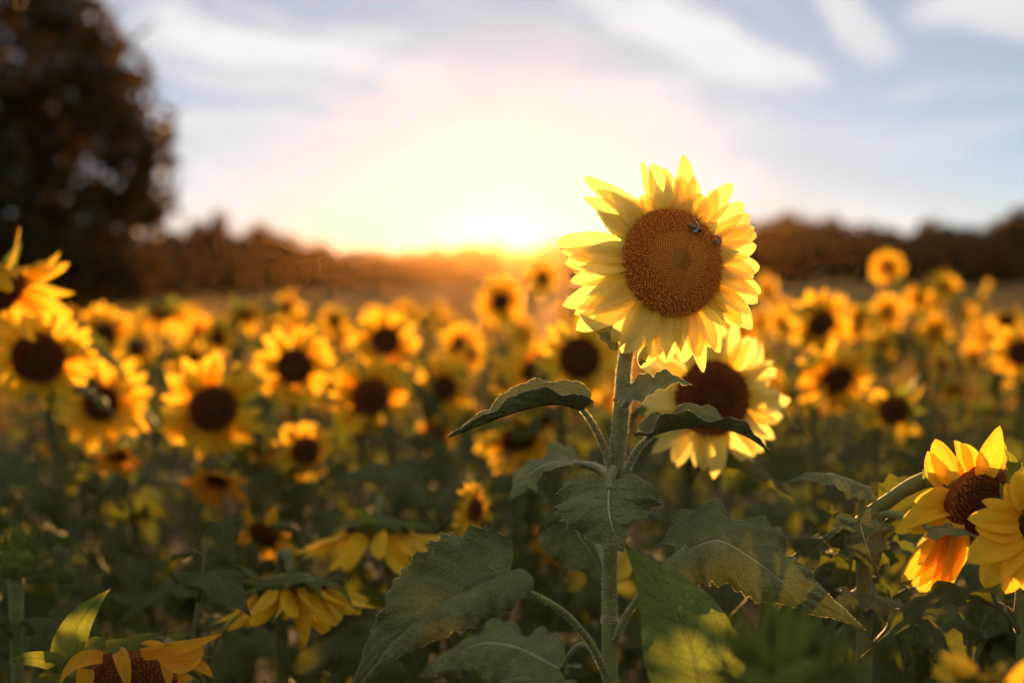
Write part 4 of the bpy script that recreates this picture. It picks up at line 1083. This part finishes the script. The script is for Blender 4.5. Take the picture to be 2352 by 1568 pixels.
# nodding to the right, seen from the side
b0 = at(1975, 1700, 1.72); b0[2] = 0
near_flower('sunflower bent over on an arching stem at the right, upright and hanging petals', b0,
    [b0, at(1985, 1500, 1.72), at(1975, 1240, 1.71), at(1985, 1195, 1.70), at(2040, 1150, 1.68), at(2100, 1112, 1.66), at(2160, 1095, 1.65), at(2200, 1120, 1.645)], [.010, .0095, .0105, .0085, .010, .015],
    (2256, 1162, 1.605), 24, -18, .047, 'droop',
    [((2170, 1105, 1.62), (2130, 1085, 1.61), (2130, 1035, 1.60), .013), ((2195, 1100, 1.60), (2170, 1060, 1.59), (2148, 1008, 1.59), .015), ((2215, 1092, 1.60), (2205, 1050, 1.59), (2190, 1012, 1.58), .014), ((2245, 1085, 1.60), (2225, 1050, 1.59), (2205, 1020, 1.58), .012),
     ((2262, 1090, 1.58), (2270, 1040, 1.57), (2297, 978, 1.57), .014), ((2285, 1085, 1.60), (2290, 1050, 1.62), (2302, 1010, 1.63), .010),
     ((2185, 1150, 1.60), (2140, 1130, 1.59), (2100, 1152, 1.58), .013), ((2182, 1165, 1.60), (2130, 1165, 1.58), (2066, 1215, 1.57), .014), ((2180, 1180, 1.60), (2140, 1190, 1.585), (2090, 1222, 1.57), .014),
     ((2182, 1195, 1.59), (2150, 1260, 1.57), (2068, 1335, 1.56), .015), ((2185, 1200, 1.59), (2160, 1280, 1.57), (2085, 1350, 1.56), .014), ((2190, 1200, 1.58), (2170, 1290, 1.56), (2110, 1362, 1.56), .015), ((2196, 1210, 1.58), (2180, 1290, 1.56), (2135, 1370, 1.56), .013),
     ((2200, 1215, 1.57), (2190, 1290, 1.555), (2160, 1368, 1.555), .012), ((2192, 1215, 1.57), (2160, 1310, 1.56), (2178, 1374, 1.565), .009), ((2188, 1190, 1.60), (2150, 1230, 1.59), (2100, 1290, 1.58), .015), ((2205, 1220, 1.58), (2196, 1270, 1.57), (2178, 1330, 1.565), .013)],
    [((2150, 1105, 1.64), (2130, 1090, 1.63), (2118, 1078, 1.62), .010), ((2165, 1120, 1.64), (2150, 1140, 1.63), (2130, 1165, 1.62), .011), ((2310, 1075, 1.62), (2330, 1060, 1.62), (2305, 1030, 1.62), .010), ((2315, 1085, 1.61), (2340, 1080, 1.61), (2350, 1060, 1.60), .013), ((2170, 1090, 1.645), (2150, 1075, 1.65), (2140, 1060, 1.65), .010),
     ((2320, 1105, 1.60), (2335, 1110, 1.59), (2345, 1130, 1.58), .011)],
    'petal_field',
    [([(1978, 1200, 1.70), (1982, 1150, 1.70), (1990, 1120, 1.70)], [(1995, 1118, 1.70), (1940, 1095, 1.70), (1870, 1085, 1.70), (1795, 1108, 1.70)], (0, -1, .2), (0, -1, .3), .032, 'leaf', dict(med, foldR=-.75, foldL=.15, curlR=-.2, curlL=-.3, serr=.06, wav=.3, seed=31, lobe=.12)),
     ([(1985, 1200, 1.69), (1950, 1195, 1.66), (1930, 1190, 1.65), (1960, 1200, 1.635)], [(1975, 1200, 1.635), (1985, 1235, 1.625), (2000, 1280, 1.62), (2015, 1325, 1.63)], (1, 0, .1), (.9, 0, .2), .045, 'leaf', dict(med, foldR=-.1, foldL=-.2, curlR=-.5, curlL=-.6, serr=.08, wav=.35, seed=33, lobe=.3)),
     ([(1990, 1195, 1.69), (2040, 1180, 1.66), (2090, 1190, 1.62), (2140, 1215, 1.56)], [(2140, 1215, 1.56), (2180, 1212, 1.55), (2225, 1222, 1.545), (2278, 1246, 1.55)], (0, -1, .1), (0, -1, .2), .020, 'leaf', dict(med, foldR=-.5, foldL=.1, serr=.03, wav=.2, seed=35, lobe=.05)),
     ([(1985, 1480, 1.72), (1960, 1420, 1.72), (1940, 1380, 1.72)], [(1935, 1362, 1.72), (2000, 1362, 1.71), (2070, 1390, 1.70), (2150, 1412, 1.70)], (0, -1, .1), (0, -1, .2), .036, 'leaf', dict(med, foldR=-.6, foldL=.15, curlR=-.4, serr=.1, wav=.4, seed=36, lobe=.1))])

# cut by the right edge, a little in front of it
b1 = at(2362, 1700, 1.5); b1[2] = 0
near_flower('golden sunflower cut by the right edge in front of the bent one', b1,
    [b1, at(2350, 1568, 1.52), at(2342, 1440, 1.53), at(2352, 1330, 1.53), at(2400, 1240, 1.52)], [.009, .007, .006, .006],
    (2398, 1215, 1.47), -26, -4, .036, 'wide',
    [((2350, 1160, 1.46), (2345, 1120, 1.45), (2330, 1085, 1.45), .014), ((2340, 1185, 1.46), (2300, 1160, 1.45), (2255, 1150, 1.45), .008), ((2338, 1195, 1.46), (2290, 1190, 1.45), (2222, 1192, 1.44), .014), ((2338, 1210, 1.46), (2290, 1225, 1.45), (2240, 1210, 1.44), .013), ((2336, 1225, 1.46), (2280, 1250, 1.44), (2222, 1290, 1.44), .018),
     ((2340, 1240, 1.46), (2290, 1285, 1.44), (2262, 1350, 1.44), .018), ((2350, 1255, 1.46), (2320, 1310, 1.44), (2310, 1362, 1.44), .017), ((2370, 1260, 1.46), (2360, 1310, 1.45), (2352, 1355, 1.45), .016), ((2342, 1218, 1.47), (2290, 1260, 1.46), (2262, 1310, 1.46), .017), ((2360, 1150, 1.46), (2370, 1110, 1.45), (2365, 1070, 1.45), .014),
     ((2390, 1268, 1.46), (2395, 1310, 1.45), (2400, 1360, 1.45), .016), ((2400, 1150, 1.46), (2410, 1110, 1.45), (2420, 1070, 1.45), .014), ((2345, 1175, 1.46), (2315, 1140, 1.46), (2310, 1108, 1.46), .010)],
    [((2335, 1150, 1.49), (2310, 1130, 1.49), (2298, 1108, 1.48), .011), ((2345, 1130, 1.49), (2325, 1105, 1.49), (2318, 1060, 1.48), .010), ((2335, 1260, 1.49), (2310, 1270, 1.49), (2290, 1260, 1.49), .010)],
    'petal_field',
    [([(2345, 1440, 1.53), (2325, 1410, 1.54), (2310, 1395, 1.54)], [(2325, 1415, 1.54), (2300, 1380, 1.54), (2270, 1360, 1.55), (2240, 1354, 1.55)], (0, -1, .2), (0, -1, .3), .016, 'leaf', dict(med, foldR=-.5, foldL=.2, serr=.04, seed=41, lobe=.05))], extra=3)

# withered one at the bottom left
b2 = at(300, 1900, 1.60); b2[2] = 0
def z4(x, y, d=1.55): return (x / 2.844, 1065.8 + y / 2.844, d)
near_flower('withered sunflower at the bottom left with few twisted petals and upright green bract', b2,
    [b2, at(300, 1800, 1.66), at(296, 1650, 1.68), at(300, 1545, 1.66), at(304, 1520, 1.625)], [.012, .011, .010, .012],
    (306, 1585, 1.58), 4, -30, .052, 'droop',
    [(z4(670, 1262, 1.53), z4(480, 1240, 1.52), z4(385, 1440, 1.52), .009, .9), (z4(560, 1335, 1.52), z4(545, 1390, 1.515), z4(560, 1500, 1.52), .0095, .1), (z4(770, 1225, 1.53), z4(830, 1270, 1.51), z4(830, 1470, 1.515), .0085, .2),
     (z4(930, 1235, 1.54), z4(1180, 1190, 1.53), z4(1452, 1105, 1.53), .0095, .7), (z4(1060, 1240, 1.53), z4(1210, 1400, 1.51), z4(1330, 1205, 1.52), .009, .5), (z4(1120, 1300, 1.53), z4(1320, 1260, 1.52), z4(1388, 1392, 1.52), .007, .6), (z4(1070, 1260, 1.53), z4(1110, 1330, 1.52), z4(1100, 1450, 1.52), .0065, .2),
     (z4(1160, 1405, 1.53), z4(1230, 1370, 1.525), z4(1262, 1395, 1.52), .006, .8), (z4(920, 1225, 1.55), z4(990, 1170, 1.54), z4(1080, 1180, 1.54), .008, .5), (z4(1150, 1240, 1.55), z4(1260, 1230, 1.54), z4(1330, 1190, 1.54), .007, .4)],
    [(z4(405, 1300, 1.56), z4(230, 1230, 1.55), z4(52, 1292, 1.55), .0125, .3), (z4(440, 1270, 1.58), z4(480, 1000, 1.57), z4(722, 812, 1.57), .019, .1, .1), (z4(545, 1235, 1.56), z4(640, 1120, 1.55), z4(735, 1172, 1.54), .0085, .4), (z4(690, 1190, 1.56), z4(850, 1170, 1.55), z4(985, 1196, 1.54), .0075), (z4(820, 1175, 1.57), z4(950, 1140, 1.57), z4(1072, 1096, 1.57), .008),
     (z4(1100, 1185, 1.57), z4(1160, 1120, 1.57), z4(1236, 1108, 1.57), .0085), (z4(400, 1360, 1.56), z4(300, 1370, 1.55), z4(228, 1425, 1.55), .0095), (z4(660, 1200, 1.55), z4(600, 1220, 1.53), z4(675, 1290, 1.53), .006), (z4(770, 1190, 1.55), z4(780, 1220, 1.53), z4(775, 1262, 1.53), .005), (z4(440, 1310, 1.56), z4(390, 1200, 1.55), z4(400, 1380, 1.54), .012),
     (z4(1180, 1270, 1.57), z4(1280, 1250, 1.57), z4(1390, 1255, 1.57), .005), (z4(1200, 1420, 1.57), z4(1260, 1400, 1.57), z4(1310, 1425, 1.57), .006)],
    'petal_wilt', [], extra=5)

# small bug on it
def bug():
    p = at(*z4(1100, 1166, 1.535)); t = thing('bug', 'small brown shield bug on a withered petal at the bottom left', 'bug', p)
    dk = plain_mat('bug_shell', (.10, .065, .04), (.2, .14, .09), 700, .5, .4, .3, .0005)
    n = 12; V = []; F = []
    prof = [(-5.0, .8), (-3.5, 2.2), (-1.0, 2.8), (1.2, 3.0), (2.2, 2.0), (3.4, 1.2), (4.0, .4)]
    for x, r in prof:
        for k in range(n): a = 2 * math.pi * k / n; V.append((x, r * math.cos(a), .42 * r * math.sin(a) + 1.6))
    for i in range(len(prof) - 1):
        for k in range(n): F.append((i * n + k, i * n + (k + 1) % n, (i + 1) * n + (k + 1) % n, (i + 1) * n + k))
    F += [tuple(range(n))[::-1], tuple(range((len(prof) - 1) * n, len(prof) * n))]
    obj('body', mesh('bug_body', V, F, None, [dk]), t)
    for sg in (-1, 1):
        for x0, x1 in ((2, 3.5), (.3, .2), (-1, -3.5)):
            v, f, u = tube_geo(catmull([(x0, sg * 1.5, 1.2), ((x0 + x1) / 2, sg * 3.4, 1.9), (x1, sg * 4.4, -.6)], 6), .16, 5); obj('leg', mesh('bug_leg', v, f, u, [dk]), t)
        v, f, u = tube_geo(catmull([(3.8, sg * .4, 1.8), (5.2, sg * 1.4, 2.2), (6.8, sg * 2.0, 1.8)], 5), .1, 4); obj('antenna', mesh('bug_antenna', v, f, u, [dk]), t)
    t.scale = (.0013,) * 3; t.rotation_euler = (R(-24), R(14), R(160))
bug()

# green bud at the left edge
def bud(px, py, d, rad, label, leaves, lk='leaf_bg', hi=.92, size=.15):
    c = at(px, py, d); base = at(px - 8, HORIZON, d); base[2] = 0
    root = thing('sunflower_bud', label, 'flower bud', base)
    path = catmull([base, (base + c) / 2 + [.01, 0, -.1], c - [.0, 0, .16], c - [0, 0, rad * .4]], 14)
    v, f, u = tube_geo(path - base, [.010, .009, .008, .011], 10, .05); obj('stem', mesh('bud_stem', v, f, u, [M['stem']]), root)
    prof = [(-.75, .12), (-.6, .6), (-.2, .9), (.2, .85), (.5, .55), (.62, .1)]; n = 14; V = []; F = []
    for z, r in prof:
        for k in range(n): a = 2 * math.pi * k / n; V.append((r * rad * math.cos(a), r * rad * math.sin(a), z * rad))
    for i in range(len(prof) - 1):
        for k in range(n): F.append((i * n + k, i * n + (k + 1) % n, (i + 1) * n + (k + 1) % n, (i + 1) * n + k))
    F += [tuple(range(n))[::-1], tuple(range((len(prof) - 1) * n, len(prof) * n))]
    hd = obj('flower_head', mesh('bud_head', V, F, None, [M['bract']]), root, Matrix.Translation(Vector(c - base)))
    rs = np.random.default_rng(int(px) + 9)
    for i in range(64):
        lay = i / 64; th = i * 2.4
        el = -.35 + 1.6 * lay + rs.normal() * .22
        m = Matrix.Rotation(th, 4, 'Z') @ Matrix.Translation((rad * .8 * math.cos(max(0, el * .8)), 0, rad * (.75 * math.sin(el)))) @ Matrix.Rotation(-(el * .75 + .15 + rs.normal() * .3), 4, 'Y') @ Matrix.Diagonal((rad * (.85 + .4 * rs.random()), rad * .72, rad * .9, 1))
        obj('bract', BRACTS[i % 3], hd, m)
    put_leaves(root, path, rs, leaves, .4, hi, size, lk)
bud(36, 1292, 1.95, .030, 'spiky green flower bud on a tall stalk at the left edge', 7)

# blurred foreground at the bottom edge
bud(1800, 1590, 1.05, .042, 'very blurred green flower bud at the bottom edge right of the main stem', 5, 'leaf_green', .98, .13)
sunflower(2265, 1605, 1.08, 330, 150, 30, 'ragged', 'very blurred orange petals poking in at the bottom right corner', 3, 'petal_field', lk='leaf_green', nbr=6, stem_r=.010)

# ------------------------------------------------------------------ leafy plants and far flowers that fill the field
def leafy(x, y, h, rng, nl, size, label, group, key='leaf_bg'):
    base = np.array([x, y, 0]); root = thing('sunflower_stalk', label, 'sunflower stalk', base, group)
    path = catmull([base, base + [rng.normal() * .03, rng.normal() * .03, h * .5], base + [rng.normal() * .05, rng.normal() * .05, h]], 9)
    v, f, u = tube_geo(path - base, [.011, .008, .0015], 7); obj('stem', mesh('stalk_stem', v, f, u, [M['stem_field']]), root)
    put_leaves(root, path, rng, nl, .22, .97, size, key); put_leaves(root, path, rng, 3, .93, 1.0, size * .6, key)

def fill():
    rng = np.random.default_rng(99)
    pts = [(f_[0], f_[2]) for f_ in FIELD]
    d = 1.95; n = 0
    while d < 13:
        step = .30 if d < 5 else .42 if d < 9 else .62
        half = .36 * d * 1.12 + .15
        x = -half + rng.random() * step
        while x < half:
            xx = x + rng.normal() * .07; dd = d + rng.normal() * .09
            x += step
            if d < 2.3 and 1250 < 1176 + K * xx / dd < 1720: continue
            pxx = 1176 + K * xx / dd
            if any(abs(pxx - q[0]) < q[3] * .6 + 60 and q[2] - .02 > dd and q[2] < 2.7 for q in FIELD): continue
            if dd < 2.9: top = 1.45 - (1150 - HORIZON + 90 * rng.random()) * dd / K
            elif dd < 4.6: top = 1.45 - (965 - HORIZON + 140 * rng.random()) * dd / K
            else: top = .86 + .16 * rng.random()
            if dd < 4.8 or rng.random() < (.48 if xx < .6 else .6):
                lab, grp = (('blurred leafy stalk without a flower in the dark gaps between the nearer sunflowers', 'leafy stalks among the nearer flowers') if dd < 3.2 else
                            ('blurred leafy stalk without a flower among the middle-distance sunflowers', 'leafy stalks in the middle distance') if dd < 6 else
                            ('tiny blurred leafy stalk at the far end of the sunflowers', 'leafy stalks at the far end'))
                leafy(xx, dd, max(.45, top), rng, 8 if dd < 4 else 6, .17 if dd < 4 else .16, lab, grp, 'leaf_green' if rng.random() < .18 else 'leaf_bg')
            else:
                c = np.array([xx, dd, 1.0 + .22 * rng.random()])
                base = np.array([xx, dd, 0]); root = thing('sunflower', 'small blurred golden sunflower in the crowd at the far end of the field', 'sunflower', base, 'far crowd of sunflowers')
                n_ = head_matrix(c, rng.normal() * 40 + 5, -10 + rng.normal() * 22, rng.random() * 360); k = int(rng.integers(0, 3))
                path = catmull([base, base + [0, .02, .5], c - n_[:3, 2] * .08 - [0, 0, .1], c - n_[:3, 2] * .02], 9)
                v, f, u = tube_geo(path - base, [.010, .008, .006], 6); obj('stem', mesh('far_stem', v, f, u, [M['stem_field']]), root)
                rr = .065 + .04 * rng.random(); n_[:3, 3] -= base
                hd = obj('flower_head', DISCS['open' if k else 'small'][0], root, Mx(n_) @ Matrix.Diagonal((rr, rr, rr, 1)))
                obj('petal_ring', CORONA[k], hd)
                put_leaves(root, path, rng, 4, .4, .9, .15)
        d += step * (.95 if d < 5 else 1.1)
    for px, py, dd, lab in ((1850, 1300, 1.95, 'leafy green stalk in the dark right behind the twisted right leaf'), (2085, 1330, 1.9, 'leafy green stalk under the bent sunflower'), (1690, 1400, 2.0, 'leafy green stalk low behind the smooth green front leaf'),
                            (2230, 1420, 1.85, 'leafy green stalk below the hanging petals of the bent sunflower'), (480, 1330, 2.15, 'leafy green stalk left of the skirted withering sunflower'), (190, 1250, 2.3, 'leafy green stalk right of the spiky bud'), (980, 1420, 1.95, 'leafy green stalk behind the big folded left leaf'),
                            (60, 1180, 2.6, 'leafy green stalk above the spiky bud at the left edge')):
        p = at(px, py, dd); leafy(p[0], p[1], p[2], rng, 9, .19, lab, None, 'leaf_bg')
fill()

# ------------------------------------------------------------------ orange-tinted air volume, added to imitate lens glow round the sun
def glow_haze():
    x0, x1, y0, y1, z0, z1_ = -430, 430, -40, 530, -1.4, 13
    V = [(x, y, z) for z in (z0, z1_) for y in (y0, y1) for x in (x0, x1)]
    F = [(0, 2, 3, 1), (4, 5, 7, 6), (0, 1, 5, 4), (2, 6, 7, 3), (0, 4, 6, 2), (1, 3, 7, 5)]
    m, nt, o = mat('lens_glow_haze')
    pv = nt.nodes.new('ShaderNodeVolumePrincipled')
    pv.inputs['Color'].default_value = (1.0, .56, .20, 1); pv.inputs['Density'].default_value = GLOW_DENSITY; pv.inputs['Anisotropy'].default_value = .93
    nt.links.new(pv.outputs[0], o.inputs['Volume'])
    h = obj('glow_haze', mesh('glow_haze', V, F, None, [m], smooth=False)); h['kind'] = 'stuff'
    tag(h, 'orange-tinted air added to stand in for lens glow around the sun', 'glow_haze')
GLOW_DENSITY = 0.00004
glow_haze()
